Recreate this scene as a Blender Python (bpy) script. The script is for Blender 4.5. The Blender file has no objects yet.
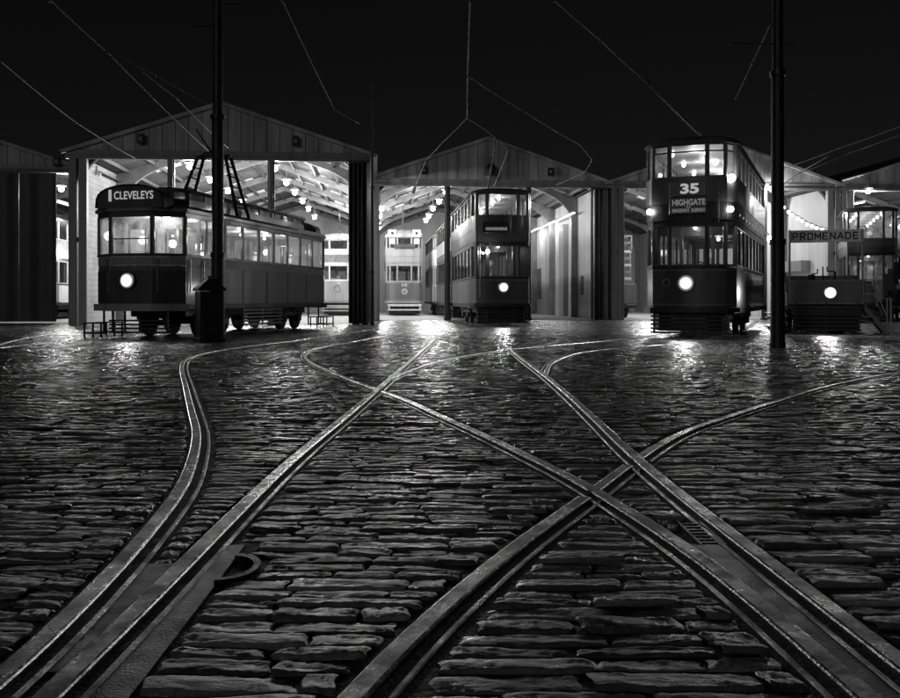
import bpy, math, random
import numpy as np
R = math.radians
random.seed(7); rng = np.random.default_rng(11)
sc = bpy.context.scene
COL = sc.collection
CAMZ = 0.64                     # eye height above the near setts
def zg(y):                      # the yard falls gently to the sheds, then is level
    return -0.0144*min(max(y, -20.0), 20.0)
ZF = zg(20.0)
def X_at(px, Y): return (px-450.0)/900.0*Y
# ------------------------------------------------------------------ materials
def newmat(name):
    m = bpy.data.materials.new(name); m.use_nodes = True
    nt = m.node_tree; nt.nodes.clear()
    return m, nt, nt.nodes, nt.links
def mat(name, base, rough=0.5, metal=0.0, var=0.35, scale=6.0, bump=0.15, bscale=60.0, coat=0.0, streak=False, spec=0.5):
    m, nt, N, L = newmat(name)
    out = N.new('ShaderNodeOutputMaterial'); p = N.new('ShaderNodeBsdfPrincipled')
    L.new(p.outputs[0], out.inputs[0])
    tc = N.new('ShaderNodeTexCoord'); mp = N.new('ShaderNodeMapping')
    L.new(tc.outputs['Object'], mp.inputs[0])
    if streak: mp.inputs['Scale'].default_value = (1, 1, .12)
    n1 = N.new('ShaderNodeTexNoise'); n1.inputs['Scale'].default_value = scale; n1.inputs['Detail'].default_value = 7
    L.new(mp.outputs[0], n1.inputs['Vector'])
    r1 = N.new('ShaderNodeMapRange'); r1.inputs[1].default_value = .3; r1.inputs[2].default_value = .7
    r1.inputs[3].default_value = base*(1-var); r1.inputs[4].default_value = base*(1+var)
    L.new(n1.outputs[0], r1.inputs[0])
    L.new(r1.outputs[0], p.inputs['Base Color'])
    r2 = N.new('ShaderNodeMapRange'); r2.inputs[1].default_value = .3; r2.inputs[2].default_value = .7
    r2.inputs[3].default_value = max(.03, rough*.75); r2.inputs[4].default_value = min(1, rough*1.25)
    L.new(n1.outputs[0], r2.inputs[0]); L.new(r2.outputs[0], p.inputs['Roughness'])
    p.inputs['Metallic'].default_value = metal
    p.inputs['Specular IOR Level'].default_value = spec
    p.inputs['Coat Weight'].default_value = coat; p.inputs['Coat Roughness'].default_value = .12
    if bump > 0:
        n2 = N.new('ShaderNodeTexNoise'); n2.inputs['Scale'].default_value = bscale; n2.inputs['Detail'].default_value = 5
        L.new(tc.outputs['Object'], n2.inputs['Vector'])
        b = N.new('ShaderNodeBump'); b.inputs['Strength'].default_value = bump; b.inputs['Distance'].default_value = .02
        L.new(n2.outputs[0], b.inputs['Height']); L.new(b.outputs[0], p.inputs['Normal'])
    return m
def emit(name, strength):
    m, nt, N, L = newmat(name)
    out = N.new('ShaderNodeOutputMaterial'); e = N.new('ShaderNodeEmission')
    e.inputs[0].default_value = (1, 1, 1, 1); e.inputs[1].default_value = strength
    L.new(e.outputs[0], out.inputs[0]); return m
def glassmat(name, haze=.12):
    m, nt, N, L = newmat(name)
    out = N.new('ShaderNodeOutputMaterial')
    tr = N.new('ShaderNodeBsdfTransparent'); tr.inputs[0].default_value = (.86, .86, .86, 1)
    gl = N.new('ShaderNodeBsdfGlossy'); gl.inputs['Roughness'].default_value = .05
    tl = N.new('ShaderNodeBsdfTranslucent'); tl.inputs[0].default_value = (.7, .7, .7, 1)
    tc = N.new('ShaderNodeTexCoord'); nz = N.new('ShaderNodeTexNoise'); nz.inputs['Scale'].default_value = 3.0; nz.inputs['Detail'].default_value = 6
    L.new(tc.outputs['Object'], nz.inputs['Vector'])
    mr = N.new('ShaderNodeMapRange'); mr.inputs[1].default_value = .35; mr.inputs[2].default_value = .75; mr.inputs[3].default_value = haze*.3; mr.inputs[4].default_value = haze*1.8
    L.new(nz.outputs[0], mr.inputs[0])
    m1 = N.new('ShaderNodeMixShader'); L.new(mr.outputs[0], m1.inputs[0]); L.new(tr.outputs[0], m1.inputs[1]); L.new(tl.outputs[0], m1.inputs[2])
    lw = N.new('ShaderNodeLayerWeight'); lw.inputs[0].default_value = .5
    pw = N.new('ShaderNodeMath'); pw.operation = 'POWER'; pw.inputs[1].default_value = 3.0; L.new(lw.outputs['Facing'], pw.inputs[0])
    ma = N.new('ShaderNodeMath'); ma.operation = 'MULTIPLY_ADD'; ma.inputs[1].default_value = .7; ma.inputs[2].default_value = .06; L.new(pw.outputs[0], ma.inputs[0])
    m2 = N.new('ShaderNodeMixShader'); L.new(ma.outputs[0], m2.inputs[0]); L.new(m1.outputs[0], m2.inputs[1]); L.new(gl.outputs[0], m2.inputs[2])
    L.new(m2.outputs[0], out.inputs[0]); return m
def brickmat(name, base, axis='y'):
    m, nt, N, L = newmat(name)
    out = N.new('ShaderNodeOutputMaterial'); p = N.new('ShaderNodeBsdfPrincipled'); L.new(p.outputs[0], out.inputs[0])
    tc = N.new('ShaderNodeTexCoord'); sp = N.new('ShaderNodeSeparateXYZ'); cb = N.new('ShaderNodeCombineXYZ')
    L.new(tc.outputs['Object'], sp.inputs[0]); L.new(sp.outputs['Y' if axis == 'y' else 'X'], cb.inputs[0]); L.new(sp.outputs['Z'], cb.inputs[1])
    bt = N.new('ShaderNodeTexBrick'); bt.inputs['Scale'].default_value = 1.0
    bt.inputs['Brick Width'].default_value = .44; bt.inputs['Row Height'].default_value = .215; bt.inputs['Mortar Size'].default_value = .012
    for k, v in (('Color1', base), ('Color2', base*.86), ('Mortar', base*.62)): bt.inputs[k].default_value = (v, v, v, 1)
    L.new(cb.outputs[0], bt.inputs['Vector'])
    nz = N.new('ShaderNodeTexNoise'); nz.inputs['Scale'].default_value = .9; nz.inputs['Detail'].default_value = 8; L.new(tc.outputs['Object'], nz.inputs['Vector'])
    mr = N.new('ShaderNodeMapRange'); mr.inputs[1].default_value = .3; mr.inputs[2].default_value = .7; mr.inputs[3].default_value = .68; mr.inputs[4].default_value = 1.08; L.new(nz.outputs[0], mr.inputs[0])
    mx = N.new('ShaderNodeVectorMath'); mx.operation = 'SCALE'; L.new(bt.outputs[0], mx.inputs[0]); L.new(mr.outputs[0], mx.inputs['Scale'])
    L.new(mx.outputs[0], p.inputs['Base Color']); p.inputs['Roughness'].default_value = .75
    b = N.new('ShaderNodeBump'); b.inputs['Strength'].default_value = .5; b.inputs['Distance'].default_value = .01; L.new(bt.outputs['Fac'], b.inputs['Height']); b.invert = True
    L.new(b.outputs[0], p.inputs['Normal']); return m
def sheetmat(name, base, period=.2, axis='y', rough=.6):     # profiled roof sheet
    m, nt, N, L = newmat(name)
    out = N.new('ShaderNodeOutputMaterial'); p = N.new('ShaderNodeBsdfPrincipled'); L.new(p.outputs[0], out.inputs[0])
    tc = N.new('ShaderNodeTexCoord'); sp = N.new('ShaderNodeSeparateXYZ'); L.new(tc.outputs['Object'], sp.inputs[0])
    mm = N.new('ShaderNodeMath'); mm.operation = 'MULTIPLY'; mm.inputs[1].default_value = 2*math.pi/period; L.new(sp.outputs[axis.upper()], mm.inputs[0])
    sn = N.new('ShaderNodeMath'); sn.operation = 'SINE'; L.new(mm.outputs[0], sn.inputs[0])
    nz = N.new('ShaderNodeTexNoise'); nz.inputs['Scale'].default_value = 1.3; nz.inputs['Detail'].default_value = 8; L.new(tc.outputs['Object'], nz.inputs['Vector'])
    mr = N.new('ShaderNodeMapRange'); mr.inputs[1].default_value = .3; mr.inputs[2].default_value = .7; mr.inputs[3].default_value = base*.6; mr.inputs[4].default_value = base*1.15; L.new(nz.outputs[0], mr.inputs[0])
    L.new(mr.outputs[0], p.inputs['Base Color']); p.inputs['Roughness'].default_value = rough
    b = N.new('ShaderNodeBump'); b.inputs['Strength'].default_value = .8; b.inputs['Distance'].default_value = .03; L.new(sn.outputs[0], b.inputs['Height']); L.new(b.outputs[0], p.inputs['Normal'])
    return m
def stonemat():
    m, nt, N, L = newmat('sett_stone')
    out = N.new('ShaderNodeOutputMaterial'); p = N.new('ShaderNodeBsdfPrincipled'); L.new(p.outputs[0], out.inputs[0])
    tc = N.new('ShaderNodeTexCoord'); at = N.new('ShaderNodeAttribute'); at.attribute_name = 'tone'
    n1 = N.new('ShaderNodeTexNoise'); n1.inputs['Scale'].default_value = 38; n1.inputs['Detail'].default_value = 8; n1.inputs['Roughness'].default_value = .65
    L.new(tc.outputs['Object'], n1.inputs['Vector'])
    mp = N.new('ShaderNodeMapping'); mp.inputs['Scale'].default_value = (1, 3.2, 1); L.new(tc.outputs['Object'], mp.inputs[0])
    n2 = N.new('ShaderNodeTexNoise'); n2.inputs['Scale'].default_value = 12; n2.inputs['Detail'].default_value = 6; L.new(mp.outputs[0], n2.inputs['Vector'])
    n3 = N.new('ShaderNodeTexNoise'); n3.inputs['Scale'].default_value = 190; n3.inputs['Detail'].default_value = 3; L.new(tc.outputs['Object'], n3.inputs['Vector'])
    mr = N.new('ShaderNodeMapRange'); mr.inputs[1].default_value = .25; mr.inputs[2].default_value = .75; mr.inputs[3].default_value = .45; mr.inputs[4].default_value = 1.5; L.new(n1.outputs[0], mr.inputs[0])
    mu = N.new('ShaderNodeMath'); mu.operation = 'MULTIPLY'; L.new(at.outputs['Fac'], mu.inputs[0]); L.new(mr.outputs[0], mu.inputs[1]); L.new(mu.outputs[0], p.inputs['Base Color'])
    n4 = N.new('ShaderNodeTexNoise'); n4.inputs['Scale'].default_value = 1.6; n4.inputs['Detail'].default_value = 8; n4.inputs['Roughness'].default_value = .7; L.new(tc.outputs['Object'], n4.inputs['Vector'])
    av = N.new('ShaderNodeMath'); av.operation = 'ADD'; L.new(n2.outputs[0], av.inputs[0]); L.new(n4.outputs[0], av.inputs[1])
    rr = N.new('ShaderNodeMapRange'); rr.inputs[1].default_value = .75; rr.inputs[2].default_value = 1.25; rr.inputs[3].default_value = .22; rr.inputs[4].default_value = .56; L.new(av.outputs[0], rr.inputs[0])
    sy = N.new('ShaderNodeSeparateXYZ'); L.new(tc.outputs['Object'], sy.inputs[0]); wet = N.new('ShaderNodeMapRange')      # wetter towards the low end of the yard
    for k, v in ((1,3.5),(2,11),(3,1.0),(4,.6)): wet.inputs[k].default_value = v
    L.new(sy.outputs['Y'], wet.inputs[0]); rm = N.new('ShaderNodeMath'); rm.operation = 'MULTIPLY'; L.new(rr.outputs[0], rm.inputs[0]); L.new(wet.outputs[0], rm.inputs[1]); L.new(rm.outputs[0], p.inputs['Roughness'])
    b1 = N.new('ShaderNodeBump'); b1.inputs['Strength'].default_value = .55; b1.inputs['Distance'].default_value = .012; L.new(n2.outputs[0], b1.inputs['Height'])
    b2 = N.new('ShaderNodeBump'); b2.inputs['Strength'].default_value = .7; b2.inputs['Distance'].default_value = .004; L.new(n1.outputs[0], b2.inputs['Height']); L.new(b1.outputs[0], b2.inputs['Normal'])
    b3 = N.new('ShaderNodeBump'); b3.inputs['Strength'].default_value = .6; b3.inputs['Distance'].default_value = .0018; L.new(n3.outputs[0], b3.inputs['Height']); L.new(b2.outputs[0], b3.inputs['Normal'])
    L.new(b3.outputs[0], p.inputs['Normal']); p.inputs['Specular IOR Level'].default_value = 1.0
    return m
def steelmat():
    m, nt, N, L = newmat('rail_steel')
    out = N.new('ShaderNodeOutputMaterial'); p = N.new('ShaderNodeBsdfPrincipled'); L.new(p.outputs[0], out.inputs[0])
    tc = N.new('ShaderNodeTexCoord')
    def nz(sc, det=6, ro=.6):
        n = N.new('ShaderNodeTexNoise'); n.inputs['Scale'].default_value = sc; n.inputs['Detail'].default_value = det; n.inputs['Roughness'].default_value = ro
        L.new(tc.outputs['Object'], n.inputs['Vector']); return n.outputs[0]
    def rng_(o, a, b, c, d):
        r = N.new('ShaderNodeMapRange'); r.inputs[1].default_value = a; r.inputs[2].default_value = b; r.inputs[3].default_value = c; r.inputs[4].default_value = d; L.new(o, r.inputs[0]); return r.outputs[0]
    patch = nz(7, 8, .7); fine = nz(90, 6, .7); pit = nz(240, 3)
    mx = N.new('ShaderNodeMath'); mx.operation = 'MULTIPLY'; L.new(rng_(patch, .38, .62, .05, .26), mx.inputs[0]); L.new(rng_(fine, .3, .7, .3, 1.6), mx.inputs[1]); L.new(mx.outputs[0], p.inputs['Base Color'])
    L.new(rng_(patch, .4, .6, .5, .24), p.inputs['Roughness']); L.new(rng_(patch, .42, .58, .25, .9), p.inputs['Metallic'])
    b = N.new('ShaderNodeBump'); b.inputs['Strength'].default_value = .7; b.inputs['Distance'].default_value = .0025; L.new(fine, b.inputs['Height'])
    b2 = N.new('ShaderNodeBump'); b2.inputs['Strength'].default_value = .4; b2.inputs['Distance'].default_value = .001; L.new(pit, b2.inputs['Height']); L.new(b.outputs[0], b2.inputs['Normal']); L.new(b2.outputs[0], p.inputs['Normal'])
    return m
def headmat():        # reflector lamp: hot centre, glow fading to the rim stands in for bloom
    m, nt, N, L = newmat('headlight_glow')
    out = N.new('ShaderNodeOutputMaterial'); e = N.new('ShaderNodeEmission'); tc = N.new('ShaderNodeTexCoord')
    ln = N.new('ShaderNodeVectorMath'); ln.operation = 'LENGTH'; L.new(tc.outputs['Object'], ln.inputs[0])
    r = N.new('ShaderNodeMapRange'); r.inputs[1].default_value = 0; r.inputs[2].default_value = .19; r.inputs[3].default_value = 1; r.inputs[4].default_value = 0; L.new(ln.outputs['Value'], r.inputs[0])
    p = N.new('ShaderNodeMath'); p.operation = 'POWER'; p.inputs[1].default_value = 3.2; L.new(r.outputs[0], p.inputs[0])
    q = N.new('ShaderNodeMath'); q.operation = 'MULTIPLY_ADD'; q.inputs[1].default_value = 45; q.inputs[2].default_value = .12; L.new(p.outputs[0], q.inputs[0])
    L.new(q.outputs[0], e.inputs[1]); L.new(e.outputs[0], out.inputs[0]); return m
M = dict(
 stone=stonemat(), dirt=mat('joint_dirt', .04, .75, var=.5, scale=20, bump=.6, bscale=90),
 steel=steelmat(), polished=mat('polished_rail_edge', .55, .24, .95, var=.5, scale=30, bump=.1, bscale=120),
 iron=mat('cast_iron', .022, .45, .5, var=.7, scale=14, bump=.3, bscale=150),
 concrete=mat('floor_concrete', .36, .7, var=.25, scale=.9, bump=.2, bscale=30),
 gable=mat('gable_paint', .42, .6, var=.5, scale=1.6, bump=.1, streak=True),
 steelpaint=mat('dark_steel_paint', .07, .5, var=.35, scale=2.5, bump=.08, streak=True),
 lightpaint=mat('pale_steel_paint', .32, .5, var=.25, scale=2.5, bump=.08, streak=True),
 midpaint=mat('mid_steel_paint', .26, .5, var=.3, scale=2.5, bump=.08, streak=True),
 ribpaint=mat('rib_paint', .2, .6, var=.3, scale=2, bump=.05),
 roofout=sheetmat('roof_sheet', .035), roofin=sheetmat('roof_lining', .11, .33),
 rooflight=mat('rooflight_sheet', .85, .5, var=.12, scale=2),
 brick=brickmat('white_brick', .42), brickb=brickmat('white_brick_end', .74, 'x'), 
 whitewash=mat('whitewash', .5, .75, var=.3, scale=.8, bump=.2, bscale=18, streak=True),
 door=sheetmat('door_sheet', .04, .9, 'x', .5),
 tdark=mat('tram_dark_paint', .07, .34, var=.3, scale=3, bump=.04, coat=.45, streak=True),
 tmid=mat('tram_mid_paint', .13, .42, var=.25, scale=3, bump=.04, coat=.25, streak=True),
 tgrey=mat('tram_grey_paint', .2, .34, var=.2, scale=3, bump=.03, coat=.5, streak=True),
 tcream=mat('tram_cream_paint', .62, .35, var=.18, scale=3, bump=.03, coat=.5, streak=True),
 tblack=mat('tram_black_iron', .018, .5, var=.5, scale=6, bump=.25),
 troof=mat('tram_roof_canvas', .09, .7, var=.3, scale=3, bump=.2),
 wood=mat('varnished_wood', .12, .35, var=.45, scale=5, bump=.08, coat=.4, streak=True),
 tin=mat('tram_ceiling', .7, .5, var=.1, scale=3, bump=.02),
 glass=glassmat('window_glass'), glass2=glassmat('dusty_glass', .4), glass3=glassmat('hazy_glass', .28),
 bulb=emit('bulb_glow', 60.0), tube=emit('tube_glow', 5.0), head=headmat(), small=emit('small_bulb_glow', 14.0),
 sign=emit('sign_glow', .40), sign2=emit('sign_dim_glow', .17), signgrey=mat('sign_board_paint', .85, .5, var=.2, scale=5, bump=.05),
 letter=mat('letter_black', .012, .5), wire=mat('wire_copper', .2, .75, .0, bump=0),
 chrome=mat('worn_brass', .55, .3, .9, var=.3, bump=.1),
 coat=mat('coat_cloth', .11, .85, var=.3, scale=12, bump=.3, bscale=180), skin=mat('skin', .35, .55, var=.1, bump=.05), hair=mat('hair_dark', .02, .6, bump=.4),
 card=mat('notice_card', .1, .6, var=.6, scale=4, bump=.05),
)
# ------------------------------------------------------------------ mesh builder
class MB:
    def __init__(s): s.v = []; s.f = []; s.mi = []; s.m = 0
    def mat(s, i): s.m = i; return s
    def add(s, vs, fs):
        o = len(s.v); s.v += [tuple(p) for p in vs]
        for f in fs: s.f.append(tuple(i+o for i in f)); s.mi.append(s.m)
        return s
    def box(s, x0, x1, y0, y1, z0, z1, bev=0.0):
        if bev <= 0:
            return s.add([(x0,y0,z0),(x1,y0,z0),(x1,y1,z0),(x0,y1,z0),(x0,y0,z1),(x1,y0,z1),(x1,y1,z1),(x0,y1,z1)],
                  [(0,3,2,1),(4,5,6,7),(0,1,5,4),(1,2,6,5),(2,3,7,6),(3,0,4,7)])
        b = min(bev, (x1-x0)*.45, (y1-y0)*.45, (z1-z0)*.45)
        rings = [(z0, b), (z0+b, 0), (z1-b, 0), (z1, b)]; vs = []
        for z, i in rings:
            X0, X1, Y0, Y1 = x0+i, x1-i, y0+i, y1-i
            vs += [(X0+b,Y0,z),(X1-b,Y0,z),(X1,Y0+b,z),(X1,Y1-b,z),(X1-b,Y1,z),(X0+b,Y1,z),(X0,Y1-b,z),(X0,Y0+b,z)]
        fs = [tuple(range(7,-1,-1)), tuple(range(24,32))]
        for k in range(3):
            for j in range(8): fs.append((k*8+j, k*8+(j+1)%8, k*8+8+(j+1)%8, k*8+8+j))
        return s.add(vs, fs)
    def obox(s, c, ax, hw, hd, z0, z1):            # upright box, ax = unit direction in plan
        ux, uy = ax; nx, ny = -uy, ux; vs = []
        for z in (z0, z1):
            for a, b in ((-1,-1),(1,-1),(1,1),(-1,1)):
                vs.append((c[0]+ux*hw*a+nx*hd*b, c[1]+uy*hw*a+ny*hd*b, z))
        return s.add(vs, [(0,3,2,1),(4,5,6,7),(0,1,5,4),(1,2,6,5),(2,3,7,6),(3,0,4,7)])
    def tube(s, pts, r, n=8, cap=True):
        P = [np.array(p, float) for p in pts]; rs = r if isinstance(r, (list, tuple)) else [r]*len(P)
        o = []; up = None
        for i, p in enumerate(P):
            d = (P[min(i+1, len(P)-1)]-P[max(i-1, 0)]); d = d/(np.linalg.norm(d)+1e-9)
            if up is None:
                up = np.array([0,0,1.]) if abs(d[2]) < .9 else np.array([1.,0,0])
            a = np.cross(d, up); a /= np.linalg.norm(a)+1e-9; b = np.cross(a, d); up = b
            for k in range(n):
                t = 2*math.pi*k/n; o.append(tuple(p + rs[i]*(a*math.cos(t)+b*math.sin(t))))
        fs = []
        for i in range(len(P)-1):
            for k in range(n): fs.append((i*n+k, i*n+(k+1)%n, (i+1)*n+(k+1)%n, (i+1)*n+k))
        if cap: fs.append(tuple(range(n-1,-1,-1))); fs.append(tuple((len(P)-1)*n+k for k in range(n)))
        return s.add(o, fs)
    def disc(s, c, r, axis='y', n=20, h=.04):
        c = np.array(c, float); d = {'x': (h,0,0), 'y': (0,h,0), 'z': (0,0,h)}[axis]; d = np.array(d)
        return s.tube([c-d/2, c+d/2], r, n)
    def sphere(s, c, r, n=12, m=8, sz=1.0):
        vs = [(c[0],c[1],c[2]-r*sz)]
        for j in range(1, m):
            t = -math.pi/2+math.pi*j/m
            for k in range(n):
                a = 2*math.pi*k/n; vs.append((c[0]+r*math.cos(t)*math.cos(a), c[1]+r*math.cos(t)*math.sin(a), c[2]+r*sz*math.sin(t)))
        vs.append((c[0],c[1],c[2]+r*sz)); fs = []
        for k in range(n): fs.append((0, 1+(k+1)%n, 1+k)); fs.append((len(vs)-1, 1+(m-2)*n+k, 1+(m-2)*n+(k+1)%n))
        for j in range(m-2):
            for k in range(n): fs.append((1+j*n+k, 1+j*n+(k+1)%n, 1+(j+1)*n+(k+1)%n, 1+(j+1)*n+k))
        return s.add(vs, fs)
    def prism(s, poly, z0, z1):                     # vertical extrusion of plan polygon (CCW)
        n = len(poly)
        return s.add([(x,y,z0) for x,y in poly]+[(x,y,z1) for x,y in poly],
              [tuple(range(n-1,-1,-1)), tuple(range(n,2*n))]+[(i,(i+1)%n,n+(i+1)%n,n+i) for i in range(n)])
    def prism_y(s, poly, y0, y1):                   # extrude an x-z polygon along y
        n = len(poly)
        return s.add([(x,y0,z) for x,z in poly]+[(x,y1,z) for x,z in poly],
              [tuple(range(n)), tuple(range(2*n-1,n-1,-1))]+[(i,n+i,n+(i+1)%n,(i+1)%n) for i in range(n)])
    def build(s, name, mats, parent=None, smooth=None, loc=None):
        me = bpy.data.meshes.new(name); me.from_pydata(s.v, [], s.f)
        mats = mats if isinstance(mats, (list, tuple)) else [mats]
        for m in mats: me.materials.append(m)
        me.polygons.foreach_set('material_index', s.mi)
        if smooth:
            me.polygons.foreach_set('use_smooth', [True]*len(s.f))
            try: me.set_sharp_from_angle(angle=R(smooth))
            except Exception: pass
        me.update()
        o = bpy.data.objects.new(name, me); COL.objects.link(o)
        if parent: o.parent = parent
        if loc: o.location = loc
        return o
def tag(o, label=None, cat=None, group=None, kind=None):
    if label: o['label'] = label
    if cat: o['category'] = cat
    if group: o['group'] = group
    if kind: o['kind'] = kind
    return o
def empty(name, loc, rz=0, label=None, cat=None, group=None):
    o = bpy.data.objects.new(name, None); COL.objects.link(o); o.location = loc; o.rotation_euler = (0,0,rz); o.empty_display_size = .1
    return tag(o, label, cat, group)
def plight(parent, loc, power, rad=.1, name='lamp_light'):
    l = bpy.data.lights.new(name, 'POINT'); l.energy = power; l.shadow_soft_size = rad; l.color = (1,1,1)
    o = bpy.data.objects.new(name, l); COL.objects.link(o); o.location = loc; o.parent = parent; return o
def text(txt, name, x0, x1, z0, y, m, parent, height, thick=.006, bold=.0):
    cu = bpy.data.curves.new('t', 'FONT'); cu.body = txt; cu.size = 1; cu.extrude = .0; cu.offset = bold
    t = bpy.data.objects.new('t', cu); COL.objects.link(t)
    dg = bpy.context.evaluated_depsgraph_get(); me = bpy.data.meshes.new_from_object(t.evaluated_get(dg))
    bpy.data.objects.remove(t)
    n = len(me.vertices); a = np.empty(n*3); me.vertices.foreach_get('co', a); a = a.reshape(-1,3)
    mn, mx = a.min(0), a.max(0)
    b = np.empty_like(a)
    b[:,0] = x0+(a[:,0]-mn[0])/(mx[0]-mn[0])*(x1-x0); b[:,1] = y; b[:,2] = z0+(a[:,1]-mn[1])/(mx[1]-mn[1])*height
    me.vertices.foreach_set('co', b.ravel()); me.materials.clear(); me.materials.append(m); me.name = name; me.update()
    o = bpy.data.objects.new(name, me); COL.objects.link(o); o.parent = parent; return o
# ------------------------------------------------------------------ rails in the yard
RAIL = {  # plan centre line of the running head (Y, X), groove side, height offset
 'A': ([(.75,-.80),(1.3,-.795),(1.57,-.785),(1.97,-.816),(2.3,-.845),(2.76,-.904),(3.26,-.976),(3.74,-1.08),(4.69,-1.32),(5.88,-1.69),(7.89,-2.32),(10.6,-3.16),(12.6,-3.68),(14.4,-3.92),(16.1,-3.95),(19,-3.75),(24,-3.1),(29,-2.4),(35,-1.95),(45,-2.75),(60,-4.0)], 1, .0),
 'B': ([(.75,-.675),(2,-.675),(3,-.69),(4,-.69),(5.5,-.65),(8,-.60),(12,-.53),(18,-.43),(23,-.30),(27,.25),(32,1.13),(36,.85),(45,.1),(60,-1.15)], 1, .002),
 'C': ([(.75,.83),(2,.825),(3,.815),(4,.825),(5.25,.87),(7,.925),(9.1,.97),(12,1.0),(16.5,1.08),(22.6,1.25),(27,1.75),(32,2.57),(36,2.3),(45,1.55),(60,.3)], -1, .002),
 'D': ([(.9,-.33),(1.2,-.245),(1.52,-.162),(1.78,-.085),(2.08,.025),(2.38,.14),(2.8,.32),(3.12,.4676),(3.48,.615),(3.88,.79),(4.2,.93),(4.85,1.256),(5.55,1.707),(6.49,2.33),(8,3.4),(9.81,4.9),(12,6.9),(15,9.6),(18,12.2),(24,16),(41,21)], 1, .0),
 'E': ([(.75,.705),(1.54,.70),(1.9,.685),(2.18,.677),(2.45,.646),(2.72,.61),(3.02,.564),(3.35,.509),(4.0,.359),(4.84,.15),(5.45,-.018),(6.62,-.32),(7.72,-.669),(9.76,-1.28),(12.0,-1.88),(13.7,-2.2),(16,-2.38),(19,-2.25),(24,-1.62),(29,-.93),(35,-.5),(45,-1.3),(60,-2.55)], -1, .001),
 'F': ([(9.3,.99),(9.9,1.06),(11.75,1.345),(14.05,1.936),(15.7,2.65),(17.7,4.0),(20,5.4),(22.2,6.5),(30,9.9),(41,14)], -1, .0),
 'G': ([(8.6,-.58),(9.37,-.52),(12.5,-.046),(15.8,1.035),(17.2,1.72),(19.2,2.77),(22.6,4.75),(31,8.4),(41,12.5)], 1, .0),
 'H': ([(11,-7.4),(15,-8.0),(17.9,-8.5),(20,-8.6),(22,-8.4),(25,-7.7),(31,-6.15),(38,-6.2),(45,-6.9),(60,-8.1)], 1, .0),
 'I': ([(21.3,-7.0),(22.3,-6.95),(25,-6.25),(31,-4.72),(38,-4.75),(45,-5.45),(60,-6.65)], -1, .0),
 'J': ([(12.5,-7.2),(15,-7.8),(17,-8.6),(20,-9.8),(24.3,-10.8),(33,-11.7)], 1, .002),
}
RLABEL = {'A': 'curved steel tram rail bending away from the straight track towards the single-deck tram',
 'B': 'long straight grooved rail on the single-deck tram side of the main track',
 'C': 'straight grooved rail on the double-deck tram side of the main track, crossed by a curve',
 'D': 'grooved rail curving across two other rails to the bare pole with no cabinet',
 'E': 'grooved rail slanting diagonally across the main track and joining a cast plate',
 'F': 'thin rail branching off the main track towards the double-decker with its route number lit',
 'G': 'faint rail leaving the straight track and sweeping in front of the open doorway',
 'H': 'rail under the wheels of the single-deck tram, outer side',
 'I': 'rail under the wheels of the single-deck tram, inner side',
 'J': 'rail curving towards the shed with the closed dark doors'}
def smooth_path(pts, step=.05):
    P = np.array([(x, y) for y, x in pts]); out = []
    n = len(P)
    for i in range(n-1):
        p0, p1, p2, p3 = P[max(i-1,0)], P[i], P[i+1], P[min(i+2,n-1)]
        d = np.linalg.norm(p2-p1); k = max(2, int(d/step))
        t1 = (p2-p0)/max(np.linalg.norm(p2-p0),1e-6)*d; t2 = (p3-p1)/max(np.linalg.norm(p3-p1),1e-6)*d
        for t in np.arange(k)/k:
            h = (2*t**3-3*t**2+1)*p1+(t**3-2*t**2+t)*t1+(-2*t**3+3*t**2)*p2+(t**3-t**2)*t2; out.append(h)
    out.append(P[-1]); A = np.array(out)
    for _ in range(40): A[1:-1] = (A[:-2]+2*A[1:-1]+A[2:])/4
    return A
PATH = {k: smooth_path(v[0]) for k, v in RAIL.items()}
HW = .025; GR = .029; LIP = .015      # half head, groove, guard lip
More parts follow.
